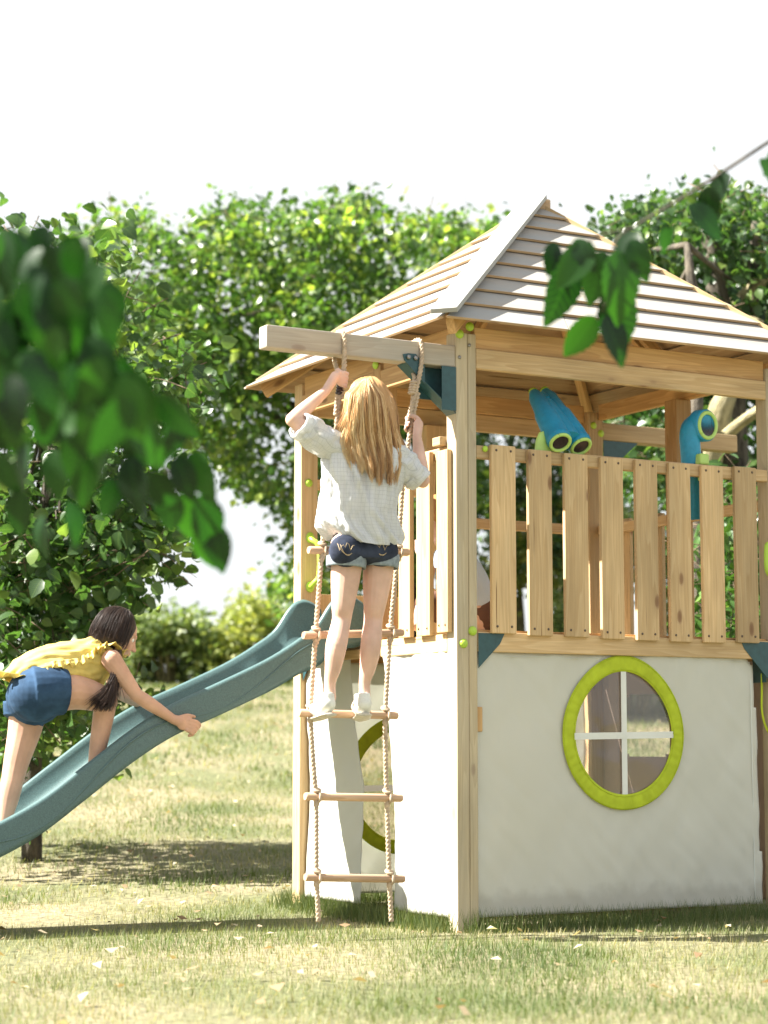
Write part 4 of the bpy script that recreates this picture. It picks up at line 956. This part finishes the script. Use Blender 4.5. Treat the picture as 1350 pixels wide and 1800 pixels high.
def girl_on_slide():
    B = .99
    L = lambda x, y, b=B: LP(x, y, b)
    root = empty('person', A0, TH); tag(root, 'dark haired girl in yellow frilled top climbing up the slide on all fours', 'person')
    k = MB()
    k.limb([L(62, 1222), L(98, 1184), L(140, 1168), L(178, 1158)], [.105, .090, .078, .060], [.100, .082, .078, .06], n=18)
    k.limb([L(178, 1150), L(198, 1140), L(208, 1122)], [.048, .036, .036])
    # near leg: thigh forward, shin down in the chute
    k.limb([L(62, 1222, B - .07), L(125, 1216, B - .085), L(172, 1226, B - .08), L(187, 1232, B - .07)], [.092, .075, .058, .048], n=16)
    k.limb([L(186, 1232, B - .07), L(180, 1270, B - .065), L(172, 1315, B - .06), L(166, 1345, B - .055), L(163, 1361, B - .05)], [.047, .043, .036, .027, .025], n=16)
    k.limb([L(163, 1360, B - .05), L(178, 1355, B - .05), L(200, 1337, B - .05)], [.027, .026, .018])
    # far leg trails behind, straighter
    k.limb([L(52, 1225, B + .07), L(44, 1280, B + .07), L(30, 1335, B + .06), L(22, 1372, B + .05)], [.085, .070, .054, .046], n=16)
    k.limb([L(22, 1372, B + .05), L(14, 1405, B + .05), L(8, 1440, B + .04), L(6, 1456, B + .04)], [.046, .044, .030, .026], n=16)
    k.limb([L(6, 1457, B + .04), L(22, 1452, B + .04), L(44, 1436, B + .04)], [.027, .026, .018])
    # arms
    ns, ne, nw = L(196, 1160, B - .12), L(240, 1222, B - .16), L(304, 1264, B - .185)
    k.limb([ns, (ns + ne) / 2, ne], [.043, .035, .028]); k.limb([ne, ne.lerp(nw, .35), nw], [.028, .029, .019])
    fs, fe, fw = L(190, 1160, B + .10), L(205, 1215, B + .16), L(240, 1236, B + .24)
    k.limb([fs, (fs + fe) / 2, fe], [.042, .035, .027]); k.limb([fe, fe.lerp(fw, .35), fw], [.027, .027, .018])
    rimd = (L(340, 1220, .84) - L(280, 1252, .84))
    # near hand lies over the rim and closes on the outer side
    hn = L(330, 1272, .808)
    k.limb([nw, L(318, 1269, .802)], [.020, .023])
    k.ell(L(326, 1272, .797), (.038, .015, .027), Matrix.Rotation(-.3, 3, 'Y') @ Matrix.Identity(3), 12)
    for i in range(4):
        s0 = L(333 - i * 1.5, 1266 + i * 5.5, .790); s1 = L(345 - i * 3, 1269 + i * 6, .786); s2 = L(351 - i * 4, 1275 + i * 5.2, .792); s3 = L(346 - i * 4.5, 1281 + i * 4, .800)
        k.limb([s0, s1, s2, s3], [.0098, .0092, .0084, .0074], n=8, sub=3)
    k.limb([L(318, 1262, .800), L(330, 1258, .806), L(341, 1260, .810)], [.013, .010, .008], n=8, sub=3)
    grip_hand(k, L(248, 1237, 1.25), rimd, Vector((0, .3, 1)), Vector((.1, 1, 0)), .9)
    hc = L(205, 1116, B - .01); face = Vector((.86, -.10, -.42)); q = head(k, hc, face, Vector((.42, 0, .86)), .98)
    k.build('body', M['skin2'], root, remesh=.0036); eyes(q, root, .98)
    # shorts
    k = MB()
    k.limb([L(62, 1224), L(82, 1206), L(102, 1196)], [.120, .114, .098], [.118, .112, .10], n=20)
    k.ell(L(58, 1224, B - .05), (.092, .090, .102), n=12); k.ell(L(52, 1227, B + .05), (.085, .08, .09), n=12)
    k.ell(L(64, 1220, B - .06), (.112, .120, .114), n=14); k.sweep([L(58, 1218, B - .07), L(90, 1215, B - .084), L(114, 1216, B - .088)], [.112, .104, .095], n=22, sub=4)
    k.sweep([L(46, 1235, B + .065), L(44, 1255, B + .07), L(40, 1268, B + .07)], [.095, .090, .084], n=22, sub=4)
    sh = k.build('shorts', M['denim2'], root, remesh=.005)
    # top: gathered body with frills
    k = MB()
    pr = [(6, 1190, 116, 1204, .10), (28, 1161, 126, 1208, .122), (55, 1143, 136, 1211, .120), (85, 1134, 148, 1214, .112), (115, 1129, 160, 1214, .104), (142, 1125, 172, 1208, .098), (165, 1120, 184, 1196, .088), (187, 1128, 197, 1176, .055)]
    def shell(u, v):
        kx = v * (len(pr) - 1); i = min(int(kx), len(pr) - 2); f = kx - i
        x0, y0, x1, y1, rb = [pr[i][j] + (pr[i + 1][j] - pr[i][j]) * f for j in range(5)]
        a = u * 2 * math.pi; T_ = L(x0, y0, B); B_ = L(x1, y1, B); c0 = (T_ + B_) / 2; up = (T_ - B_) / 2; rz = up.length; up = up.normalized(); s_ = math.sin(a); c_ = math.cos(a)
        fold = .008 * noise.noise(Vector((c_ * 3, v * 3, s_ * 3))) + .004 * math.sin(a * 13 + v * 4 + 2 * math.sin(v * 9)) * (.5 + .5 * abs(v - .5)) + .006 * noise.noise(Vector((c_ * 3 + 5, v * 12 + s_ * 4, s_ * 5)))
        fl = max(0, .10 - v) / .10; fold += fl * (.012 + .010 * math.sin(a * 17 + 2 * math.sin(a * 3)))
        return c0 + up * (s_ * (rz + fold)) + Vector((0, 1, 0)) * (c_ * (rb + fold))
    k.grid(shell, 200, 100, (1, 1), True); top = k.build('frilled_top', M['yellow'], root, smooth=True, thick=.0015)
    def frill(fn, n=240, depth=.03, wv=26, amp=.011, name='frill'):
        f_ = MB()
        def g(u, v):
            p, out, dn = fn(u); w1 = math.sin(u * wv * 2 * math.pi / 2.2 + 2.2 * math.sin(u * 9)) * amp * v; return p + out * (w1 + .006 * v + .002) + dn * depth * v * (1 + .25 * math.sin(u * 41))
        f_.grid(g, n, 6); f_.build(name, M['yellow'], top, smooth=True, thick=.0012)
    def yoke(sg):
        def fn(u):                                                # from hip side of the back to the shoulder, on the upper flank
            v = .20 + u * .76; a = math.pi / 2 + sg * (1.06 + .15 * math.sin(u * 5)); p = Vector(shell(a / (2 * math.pi) % 1.0, v)); c0 = p
            nrm = Vector((-.30 * math.sin(a), math.cos(a), .9 * math.sin(a))).normalized(); dn = Vector((0, math.cos(a) * .5, -1)).normalized(); return p, nrm, dn
        return fn
    frill(yoke(1), depth=.034, wv=24, amp=.012); frill(yoke(-1), depth=.034, wv=24, amp=.012)
    def hemf(v0, dirx):
        def fn(u):
            a = u * 2 * math.pi; p = Vector(shell(u % 1.0, v0)); return p, Vector((0, math.cos(a), math.sin(a))), Vector((dirx, 0, -.25)).normalized()
        return fn
    frill(hemf(.03, -1), 360, .045, 44, .014)
    def arm(u):                                                   # frill round the armhole / neckline
        a = -.25 + u * 3.3; p = L(192, 1152, B - .085) + Vector((math.cos(a) * .050 - .010, 0, math.sin(a) * .046)); return p, Vector((math.cos(a) * .3, -.3, 1)).normalized(), Vector((math.cos(a) * .5, -.9, -.15)).normalized()
    frill(arm, 160, .038, 12, .011)
    # hair: skull cap of strands falling forward, plus the tail hanging under the chest
    hf = face.normalized(); hup = Vector((.42, 0, .86)).normalized(); hup = (hup - hf * hup.dot(hf)).normalized(); hsd = hf.cross(hup)
    R = Matrix((hsd, hf, hup)).transposed(); mass = MB()
    mass.ell(hc + hup * .024 - hf * .018, (.079, .090, .086), R, 18); mass.ell(hc - hf * .036 - hup * .02 , (.074, .066, .085), R, 14)
    hair = mass.build('hair', M['brunette'], root, smooth=True); add_mass_attr(hair, .35)
    def gen():
        a = random.uniform(-1.25, 1.25); sd = random.choice((-1, 1)); cr = hc + hup * .108 - hf * .01; pts = []
        # fall from the parting over the side of the head and forwards/down (gravity)
        az = random.uniform(-2.2, .55); ln = random.uniform(.8, 1.15); fl = random.uniform(-.004, .011); wv_ = random.uniform(0, 6.28)
        for j in range(14):
            t = j / 13; pol = t * ln * 2.0
            d = hup * math.cos(pol) + (hsd * -sd * math.cos(az) * 1 + hf * math.sin(az)) * math.sin(pol)
            p = hc + hup * .020 - hf * .014 + Vector((d.x, d.y, d.z)) * (.088 + fl * (.4 + t) + .002 * math.sin(t * 8 + wv_)) * (1 if pol < 1.6 else 1 + (pol - 1.6) * .25)
            if t > .55: p += Vector((.0, 0, -.05)) * (t - .55) ** 1.2
            pts.append(p)
        return pts
    strands('hair_strands', gen, 1700, M['brunette'], hair, .0016)
    def gen3():
        st = L(206 + random.uniform(-12, 8), 1150 + random.uniform(-8, 8), B - .085 + random.uniform(-.05, .04)); en = L(180 + random.gauss(0, 11), 1240 + random.uniform(-12, 12), B - .165 + random.gauss(0, .018)); pts = []
        w0 = random.uniform(-.006, .006); md = L(202 + random.gauss(0, 2), 1196, B - .10 + random.gauss(0, .01)) + Vector((0, -.045, 0))
        for j in range(12):
            t = j / 11; p = st * (1 - t) ** 2 + md * 2 * t * (1 - t) + en * t * t; pts.append(p + Vector((w0 * math.sin(t * 5), w0 * t, 0)))
        return pts
    strands('hair_tail', gen3, 800, M['brunette'], hair, .0017)
    def gen4():
        st = L(176 + random.uniform(0, 14), 1108 + random.uniform(-14, 20), B - .05); v = Vector((-.02, -.004, -.012)) * random.uniform(.4, 1.2)
        return [st + v * j * .45 + Vector((0, 0, -.0006 * j * j)) for j in range(8)]
    strands('stray_hairs', gen4, 40, M['brunette'], hair, .0007)
girl_on_slide()

def child_inside():
    B = .52; L = lambda x, y, b=B: LP(x, y, b)
    root = empty('person', A0, TH); tag(root, 'child in pale blue shirt and brown trousers sitting behind the slats on the deck', 'person')
    k = MB()
    k.limb([L(826, 1085), L(815, 1030), L(795, 985)], [.10, .10, .085], n=16); k.limb([L(793, 985), L(780, 955), L(772, 940)], [.045, .038, .04])
    k.limb([L(826, 1088), L(785, 1075), L(748, 1060)], [.075, .06, .045]); k.limb([L(748, 1060), L(742, 1080), L(738, 1100)], [.042, .036, .03]); k.limb([L(738, 1098), L(724, 1102)], [.026, .018])
    k.limb([L(800, 990, B - .06), L(782, 1030, B - .1), L(755, 1000, B - .1)], [.038, .03, .022])
    k.limb([L(755, 1000, B - .1), L(745, 978, B - .09)], [.022, .024])
    for i in range(4): k.limb([L(745, 980 - i * 5, B - .09), L(735, 974 - i * 5, B - .09), L(731, 966 - i * 5, B - .08)], [.009, .0085, .007], n=8, sub=2)
    k.limb([L(748, 978, B - .11), L(741, 985, B - .115)], [.010, .008], n=8, sub=2)
    q = head(k, L(765, 915), Vector((-.9, -.15, -.1)), Vector((-.1, 0, 1)), .95); k.build('body', M['skin'], root, remesh=.006); eyes(q, root, .95)
    k = MB(); k.limb([L(823, 1050), L(815, 1025), L(797, 988)], [.110, .110, .095], n=18); k.limb([L(802, 992, B - .06), L(783, 1028, B - .1), L(768, 1012, B - .1)], [.052, .044, .036]); k.build('shirt', M['bluewhite'], root, remesh=.006)
    k = MB(); k.limb([L(834, 1078), L(790, 1070), L(752, 1062)], [.108, .085, .058]); k.limb([L(752, 1062), L(745, 1085)], [.052, .044]); k.build('trousers', M['brown'], root, remesh=.006)
    k = MB(); c = L(770, 903); k.ell(c, (.085, .083, .085), n=14); hair = k.build('hair', M['blond'], root, smooth=True); add_mass_attr(hair, .2)
child_inside()

# ------------------------------------------------------------------ foliage
def leaf_template(n=6, wd=.36, serr=0.0, fold=.25, curl=.18):
    V = []; W = []
    for i in range(n + 1):
        t = i / n; w_ = wd * (math.sin(math.pi * t ** .78)) ** .8 if 0 < t < 1 else 0
        if serr and 0 < t < 1: w_ *= 1 + serr * (1 if i % 2 else -1)
        z = -curl * t * t
        V += [(t, -w_, z + w_ * fold), (t, 0, z), (t, w_, z + w_ * fold)]; W += [(t, -w_, 0), (t, 0, 0), (t, w_, 0)]
    Fc = []
    for i in range(n):
        a = i * 3; Fc += [(a, a + 3, a + 4, a + 1), (a + 1, a + 4, a + 5, a + 2)]
    return np.array(V), np.array(Fc), np.array(W)
def leaves(name, pos, size, matl, parent, tpl, droop=.5, lv=None, tilt=None, face=None):
    n = len(pos); V, Fc, W = tpl
    az = rng.uniform(0, 2 * np.pi, n); el = rng.normal(-droop, .45, n)
    d = np.stack([np.cos(az) * np.cos(el), np.sin(az) * np.cos(el), np.sin(el)], 1)
    if tilt is not None: d = tilt / np.linalg.norm(tilt, axis=1, keepdims=True)
    r = rng.normal(0, 1, (n, 3)); r[:, 2] += 1.0
    if face is not None: r = face
    r -= (r * d).sum(1, keepdims=True) * d; r /= np.linalg.norm(r, axis=1, keepdims=True) + 1e-9
    s = np.cross(r, d)
    P_ = pos[:, None, :] + size[:, None, None] * (V[None, :, 0:1] * d[:, None, :] + V[None, :, 1:2] * s[:, None, :] + V[None, :, 2:3] * r[:, None, :])
    m = len(V); F2 = (Fc[None] + (np.arange(n) * m)[:, None, None]).reshape(-1, 4)
    if lv is None: lv = np.clip(rng.normal(.5, .22, n), 0, 1)
    return tri_cloud(name, P_.reshape(-1, 3), F2, np.repeat(lv, m), matl, parent, wc=np.tile(W, (n, 1)), smooth=len(V) > 6)
def inpoly(x, y, poly):
    c = np.zeros(len(x), bool); j = len(poly) - 1
    for i in range(len(poly)):
        xi, yi = poly[i]; xj, yj = poly[j]
        c ^= ((yi > y) != (yj > y)) & (x < (xj - xi) * (y - yi) / (yj - yi + 1e-9) + xi); j = i
    return c
def crown_pts(poly, z0, z1, ncl, per, rad, hole=.0, hs_=.012, hseed=0):
    """leaf positions: twig clusters spread through the crown's volume, thinned by a 3-D noise that opens gaps"""
    po = np.array(poly); x0, y0 = po.min(0); x1, y1 = po.max(0); X, Y, Z = [], [], []
    while len(X) < ncl:
        n = ncl * 2; x = rng.uniform(x0, x1, n); y = rng.uniform(y0, y1, n); z = rng.uniform(z0, z1, n); ok = inpoly(x, y, poly)
        for a, b, c in zip(x[ok], y[ok], z[ok]):
            if hole and noise.noise(Vector((a * hs_ + hseed, b * hs_, c * .35))) < -.5 + hole: continue
            X.append(a); Y.append(b); Z.append(c)
            if len(X) >= ncl: break
    c = np.array([tuple(P(a, b, d)) for a, b, d in zip(X, Y, Z)])
    p = np.repeat(c, per, 0) + rng.normal(0, 1, (ncl * per, 3)) * rad * np.array([1, 1, .75])
    return p, c
def tree(name, label, cat, polys, z0, z1, ncl, per, rad, lsize, m, trunk=None, barkm='bark', tpl=None, group=None, hole=.25, hs_=.012, droop=.5, lvf=None, limbs=6, trunk_r=.16):
    base = Vector(trunk[0]) if trunk else P(400, 1200, z0)
    root = empty(name, (base.x, base.y, gz(base.x, base.y))); tag(root, label, cat, group); off = np.array(root.location)
    tpl = tpl or leaf_template(2, .33, 0, .3, .2)
    PP, CC = [], []
    tot = sum(w_ for _, w_ in polys)
    for poly, w_ in polys:
        p, c = crown_pts(poly, z0, z1, int(ncl * w_ / tot), per, rad, hole, hs_, random.random() * 9); PP.append(p); CC.append(c)
    p = np.concatenate(PP) - off; c = np.concatenate(CC) - off; n = len(p)
    lv = np.clip(rng.normal(.42, .2, n) + np.repeat(rng.normal(0, .14, len(c)), per), 0, .96)
    if lvf is not None: lv = lvf(p + off, lv)
    leaves('crown', p, lsize * rng.uniform(.6, 1.25, n), M[m], root, tpl, droop, lv)
    if trunk:
        k = MB(); tp = [Vector(q) - Vector(off) for q in trunk]; r0 = trunk_r
        k.sweep(tp, [r0 * (1 - .75 * i / (len(tp) - 1)) for i in range(len(tp))], n=14, sub=6); k.build('trunk', M[barkm], root, smooth=True)
        ends = c[rng.choice(len(c), min(len(c), limbs), False)]
        for e in ends:
            e = Vector(e); st = tp[random.randrange(max(1, len(tp) // 2), len(tp))]; mid = (st + e) / 2 + Vector((random.uniform(-.2, .2), random.uniform(-.2, .2), random.uniform(-.1, .1)))
            kk = MB(); kk.sweep([st, mid, e], [r0 * .30, r0 * .16, r0 * .03], n=8, sub=8); kk.build('limb', M[barkm], root, smooth=True)
    # twigs inside the crown
    tw = MB(); sel = rng.choice(len(c), min(len(c), 320), False)
    for i in sel:
        a = Vector(c[i]); d = Vector((random.gauss(0, 1), random.gauss(0, .6), random.gauss(-.2, .7))).normalized() * rad * random.uniform(1.2, 3)
        tw.sweep([a - d, a + Vector((0, 0, .02)), a + d], [rad * .035, rad * .028, rad * .012], n=5, sub=2)
    tag(tw.build('twigs', M['twig'], root, smooth=True), kind='stuff')
    return root
def g_at(px, Z): p = P(px, 1300, Z); return Vector((p.x, p.y, gz(p.x, p.y) - .05))
# broad oak behind everything on the left and the middle
b0 = g_at(700, 24)
def autumn(p, lv):
    # a sprinkling of yellowing leaf clusters
    v = np.array([noise.noise(Vector(tuple(q * 2.2))) for q in p]); return np.where((v > .52), .98, lv)
tree('oak_tree', 'large oak with small lobed leaves filling the sky behind the tower roof and slide', 'tree',
     [([(150, 400), (230, 372), (330, 392), (420, 352), (540, 375), (640, 345), (730, 395), (830, 370), (900, 420), (900, 640), (830, 900), (640, 1100), (560, 1096), (520, 1092), (500, 1055), (470, 1078), (470, 1062), (462, 1040), (500, 1020), (530, 990), (515, 940), (490, 880), (430, 845), (340, 780), (180, 700)], 1)],
     21, 25, 2150, 15, .15, .118, 'lf_oak', [b0, b0 + Vector((.1, 0, 2)), b0 + Vector((-.2, 0, 2.9)), b0 + Vector((-.6, 0, 3.9)), b0 + Vector((-.9, 0, 4.6))], hole=.49, hs_=.016, lvf=autumn, limbs=26, trunk_r=.24)
b1 = g_at(1000, 27)
tree('ash_tree', 'lighter tree seen through the railing between corner post and binoculars', 'tree',
     [([(820, 640), (1080, 640), (1080, 930), (1000, 1000), (960, 1010), (930, 960), (900, 1000), (840, 985)], 1)], 23, 26, 520, 15, .16, .10, 'lf_oak2', [b1, b1 + Vector((0, 0, 2)), b1 + Vector((.2, 0, 4.2))], hole=.42, limbs=12)
b2 = g_at(1226, 13.2)
tree('lime_tree', 'dark trunked tree behind the right end of the railing', 'tree',
     [([(1040, 430), (1110, 375), (1180, 358), (1260, 345), (1340, 362), (1420, 350), (1420, 1130), (1290, 1130), (1240, 900), (1040, 790), (1020, 700), (1150, 640)], 1)], 14.6, 18.5, 1900, 14, .13, .085, 'lf_oak2',
     [b2, P(1228, 1000, 13.2), P(1222, 800, 13.3), P(1225, 600, 13.5), P(1212, 470, 13.6), P(1207, 430, 13.7)], hole=.46, limbs=8, trunk_r=.075, tpl=leaf_template(3, .36, 0, .3, .2))
def bare(name, label, pts, r, bm='bark', Z=14):
    root = empty(name, P(pts[0][0], pts[0][1], pts[0][2])); tag(root, label, 'tree', 'bare trunks among the leaves at right'); off = root.location.copy()
    k = MB(); k.sweep([P(*q) - off for q in pts], [r * (1 - .5 * i / (len(pts) - 1)) for i in range(len(pts))], n=12, sub=6); k.build('trunk', M[bm], root, smooth=True); return root, off
rt, off = bare('tree', 'thick twin stemmed dark trunk forking above the right roof edge', [(1300, 1290, 15), (1296, 1000, 15), (1290, 760, 15), (1282, 600, 15), (1262, 520, 15), (1252, 440, 15), (1248, 400, 15)], .12)
k = MB(); k.sweep([P(1284, 590, 15) - off, P(1300, 530, 14.9) - off, P(1345, 490, 14.8) - off, P(1400, 450, 14.7) - off], [.055, .05, .045, .03], n=10, sub=6); k.build('limb', M['barky'], rt, smooth=True)
k = MB(); k.sweep([P(1286, 610, 15) - off, P(1318, 560, 15) - off, P(1325, 470, 15) - off, P(1328, 390, 15) - off], [.06, .05, .05, .03], n=10, sub=6); k.build('limb', M['bark'], rt, smooth=True)
rt, off = bare('tree', 'pale mossy slanting trunk above the periscope', [(1225, 1290, 14.2), (1235, 900, 14.2), (1262, 740, 14.2), (1275, 700, 14.2), (1300, 640, 14.3), (1330, 560, 14.3)], .11, 'barky')
k = MB(); k.sweep([P(1250, 790, 14.2) - off, P(1300, 745, 14) - off, P(1345, 715, 13.8) - off, P(1400, 690, 13.7) - off], [.05, .04, .035, .02], n=10, sub=6); k.build('limb', M['barky'], rt, smooth=True)
k = MB(); k.sweep([P(1245, 760, 14.2) - off, P(1225, 720, 14) - off, P(1205, 700, 13.8) - off], [.05, .03, .015], n=10, sub=6); k.build('limb', M['barky'], rt, smooth=True)
bl = g_at(1320, 11.2)
tree('laurel_shrub', 'glossy laurel shrub beyond the right end of the slats', 'shrub', [([(1230, 880), (1300, 850), (1420, 860), (1420, 1250), (1240, 1250)], 1)], 10.8, 12.0, 260, 9, .10, .10, 'lf_laur', [bl, bl + Vector((0, 0, .6)), bl + Vector((.1, .1, 1.3))], tpl=leaf_template(5, .22, 0, .25, .2), hole=.1, limbs=8, trunk_r=.03)
# hazel-like tree at the left edge, nearer
b3 = g_at(60, 11.4)
tpl_h = leaf_template(8, .40, .05, .22, .22)
def hazv(p, lv):
    v = np.array([noise.noise(Vector(tuple(q * 1.6)) + Vector((3, 0, 0))) for q in p]); return np.clip(lv + np.where(v > .25, .32, 0) - .05, 0, .97)
tree('hazel_tree', 'broad leaved hazel tree at the left edge behind the climbing girl', 'tree',
     [([(-80, 380), (60, 400), (200, 400), (235, 470), (280, 570), (370, 650), (360, 700), (310, 730), (250, 790), (-80, 800)], .30),
      ([(-80, 800), (275, 840), (335, 925), (305, 975), (275, 1000), (250, 1040), (215, 1065), (150, 1110), (-80, 1110)], .46),
      ([(-80, 1100), (130, 1100), (150, 1180), (250, 1200), (250, 1290), (170, 1330), (90, 1345), (100, 1400), (-80, 1440)], .22)],
     10.3, 12.2, 1050, 7, .10, .086, 'lf_haz', [b3, P(60, 1100, 11.4), P(80, 900, 11.4), P(110, 700, 11.4), P(125, 580, 11.4), P(130, 520, 11.4)], tpl=tpl_h, hole=.36, droop=.35, lvf=hazv, limbs=26, trunk_r=.06)
# hedge line
def hedge(label, px, Z, w_, h_, m, ncl, name='hedge_bush', lsz=.10, group='bushes along the far side of the lawn'):
    b = g_at(px, Z); root = empty(name, b); tag(root, label, 'bush', group); V = []
    n = ncl; u = rng.uniform(-1, 1, n); a = rng.uniform(0, np.pi, n); rr = rng.uniform(.55, 1.0, n) ** .5
    x = np.cos(a) * rr * w_ / 2; z = np.sin(a) * rr * h_ * (1 + .18 * np.sin(x * 3.1 + px)) + .02; y = rng.uniform(-.8, .8, n)
    c = np.stack([x, y, z], 1); p = np.repeat(c, 14, 0) + rng.normal(0, .13, (n * 14, 3))
    leaves('foliage', p, lsz * rng.uniform(.6, 1.3, n * 14), M[m], root, leaf_template(2, .36, 0, .3, .2), .2)
    k = MB()
    for i in range(7):
        d = Vector((random.uniform(-.35, .35) * w_, random.uniform(-.3, .3), h_ * random.uniform(.5, .85))); k.sweep([Vector((d.x * .3, 0, -.1)), d * .6, d], [.04, .03, .012], n=6, sub=3)
    k.build('stems', M['barky'], root, smooth=True)
hedge('dark green rounded bush beside the climbing girl\'s head', 300, 29, 1.35, 1.15, 'lf_hedge', 420)
hedge('low dark bush between the girl and the rounded bush', 215, 29.5, .9, .9, 'lf_hedge', 220)
hedge('small bush in the middle of the hedge gap', 365, 30, .62, .72, 'lf_hedge', 150)
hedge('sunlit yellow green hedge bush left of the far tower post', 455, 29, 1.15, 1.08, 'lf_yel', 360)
hedge('bush behind the slide top and the far tower post', 560, 30, 1.1, 1.0, 'lf_hedge', 260)
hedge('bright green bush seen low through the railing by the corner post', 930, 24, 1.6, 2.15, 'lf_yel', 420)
hedge('dense bush behind the middle of the railing', 1100, 22, 1.8, 2.0, 'lf_hedge', 420)
hedge('dark bush behind the tower base', 760, 27, 1.8, 1.3, 'lf_hedge', 300)

# out of focus branches hanging into the picture near the camera
tpl_f = leaf_template(16, .285, .05, .18, .30)
def fbranch(label, specs, twigs, extra=None, group=None):
    z = specs[0][4]; o0 = P(specs[0][0], specs[0][1], z); root = empty('leafy_branch', o0); tag(root, label, 'branch', group)
    off = np.array(o0); pos, tl, sz, fc, lv = [], [], [], [], []
    for (x, y, ln, ang, Z) in specs:
        p = np.array(P(x, y, Z)) - off; a = R_(ang); d = np.array(RX) * math.cos(a) - np.array(U_) * math.sin(a) + np.array(F_) * random.uniform(-.35, .35)
        pos.append(p); tl.append(d); sz.append(ln / FPX * Z); f = np.array(-F_) + rng.normal(0, .38, 3) + np.array([0, 0, .25]); fc.append(f); lv.append(random.uniform(.1, .9))
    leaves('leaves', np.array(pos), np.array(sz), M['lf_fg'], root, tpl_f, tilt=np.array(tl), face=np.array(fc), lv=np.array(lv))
    k = MB()
    for tw in twigs:
        pts = [P(*q[:3]) - o0 for q in tw]; r = tw[0][3]; k.sweep(pts, [r * (1 - .7 * i / (len(pts) - 1)) for i in range(len(pts))], n=8, sub=8)
    k.build('twig', M['bark'], root, smooth=True)
S = []
random.seed(21)
maspoly = [(-60, 440), (150, 430), (190, 520), (170, 620), (230, 690), (300, 770), (250, 800), (120, 760), (40, 720), (-60, 700)]
while len(S) < 110:
    x, y = random.uniform(-60, 300), random.uniform(430, 800)
    if inpoly(np.array([x]), np.array([y]), maspoly)[0]: S.append((x, y - 45, random.uniform(75, 125), random.uniform(55, 125), random.uniform(2.9, 3.8)))
S += [(random.uniform(-280, -50), random.uniform(330, 740), random.uniform(90, 140), random.uniform(50, 120), random.uniform(3.0, 3.9)) for _ in range(50)]  # more leaves of the branch out of view, added to shade the mass
fbranch('large blurred shade-darkened green leaves hanging in the upper left corner', S,
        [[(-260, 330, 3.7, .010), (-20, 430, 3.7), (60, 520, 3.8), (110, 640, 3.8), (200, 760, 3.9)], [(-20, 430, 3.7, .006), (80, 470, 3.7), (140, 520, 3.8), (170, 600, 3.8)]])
S2 = [(38, 860, 92, 100, 3.7), (0, 800, 80, 70, 3.7), (120, 880, 85, 70, 3.8), (75, 905, 80, 95, 3.8), (150, 800, 95, 95, 3.7), (185, 790, 80, 120, 3.8), (300, 855, 95, 95, 3.8), (350, 870, 115, 72, 3.8), (372, 918, 92, 76, 3.85),
      (330, 860, 105, 88, 3.9), (280, 690, 110, 60, 3.6), (315, 720, 95, 95, 3.7), (255, 740, 90, 75, 3.7), (230, 800, 105, 85, 3.7), (265, 830, 90, 60, 3.7), (205, 840, 75, 105, 3.8), (95, 790, 90, 85, 3.6), (50, 780, 85, 110, 3.6),
      (215, 760, 85, 50, 3.7), (340, 790, 100, 75, 3.8), (180, 700, 100, 80, 3.6), (140, 740, 100, 100, 3.5), (20, 730, 95, 80, 3.6), (355, 920, 95, 80, 3.9), (310, 800, 85, 70, 3.7)]
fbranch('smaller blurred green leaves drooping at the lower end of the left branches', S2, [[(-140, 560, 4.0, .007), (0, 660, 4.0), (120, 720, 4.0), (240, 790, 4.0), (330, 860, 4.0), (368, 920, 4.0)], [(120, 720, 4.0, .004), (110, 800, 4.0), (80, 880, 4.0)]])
S3 = [(1005, 455, 125, 104, 4.5), (978, 440, 80, 80, 4.5), (1085, 440, 130, 84, 4.4), (1062, 440, 100, 105, 4.4), (1040, 425, 100, 128, 4.4), (1046, 556, 90, 124, 4.6), (1072, 500, 140, 74, 4.5), (1062, 555, 95, 62, 4.5), (975, 425, 60, 100, 4.5), (1110, 420, 80, 70, 4.4), (1010, 420, 70, 60, 4.4)]
random.seed(5)
S3 += [(1120 + i * 42 + random.uniform(-8, 8), 398 - i * 22 + random.uniform(-12, 14), random.uniform(60, 88), random.uniform(30, 130), 4.5 + i * .03) for i in range(7)]
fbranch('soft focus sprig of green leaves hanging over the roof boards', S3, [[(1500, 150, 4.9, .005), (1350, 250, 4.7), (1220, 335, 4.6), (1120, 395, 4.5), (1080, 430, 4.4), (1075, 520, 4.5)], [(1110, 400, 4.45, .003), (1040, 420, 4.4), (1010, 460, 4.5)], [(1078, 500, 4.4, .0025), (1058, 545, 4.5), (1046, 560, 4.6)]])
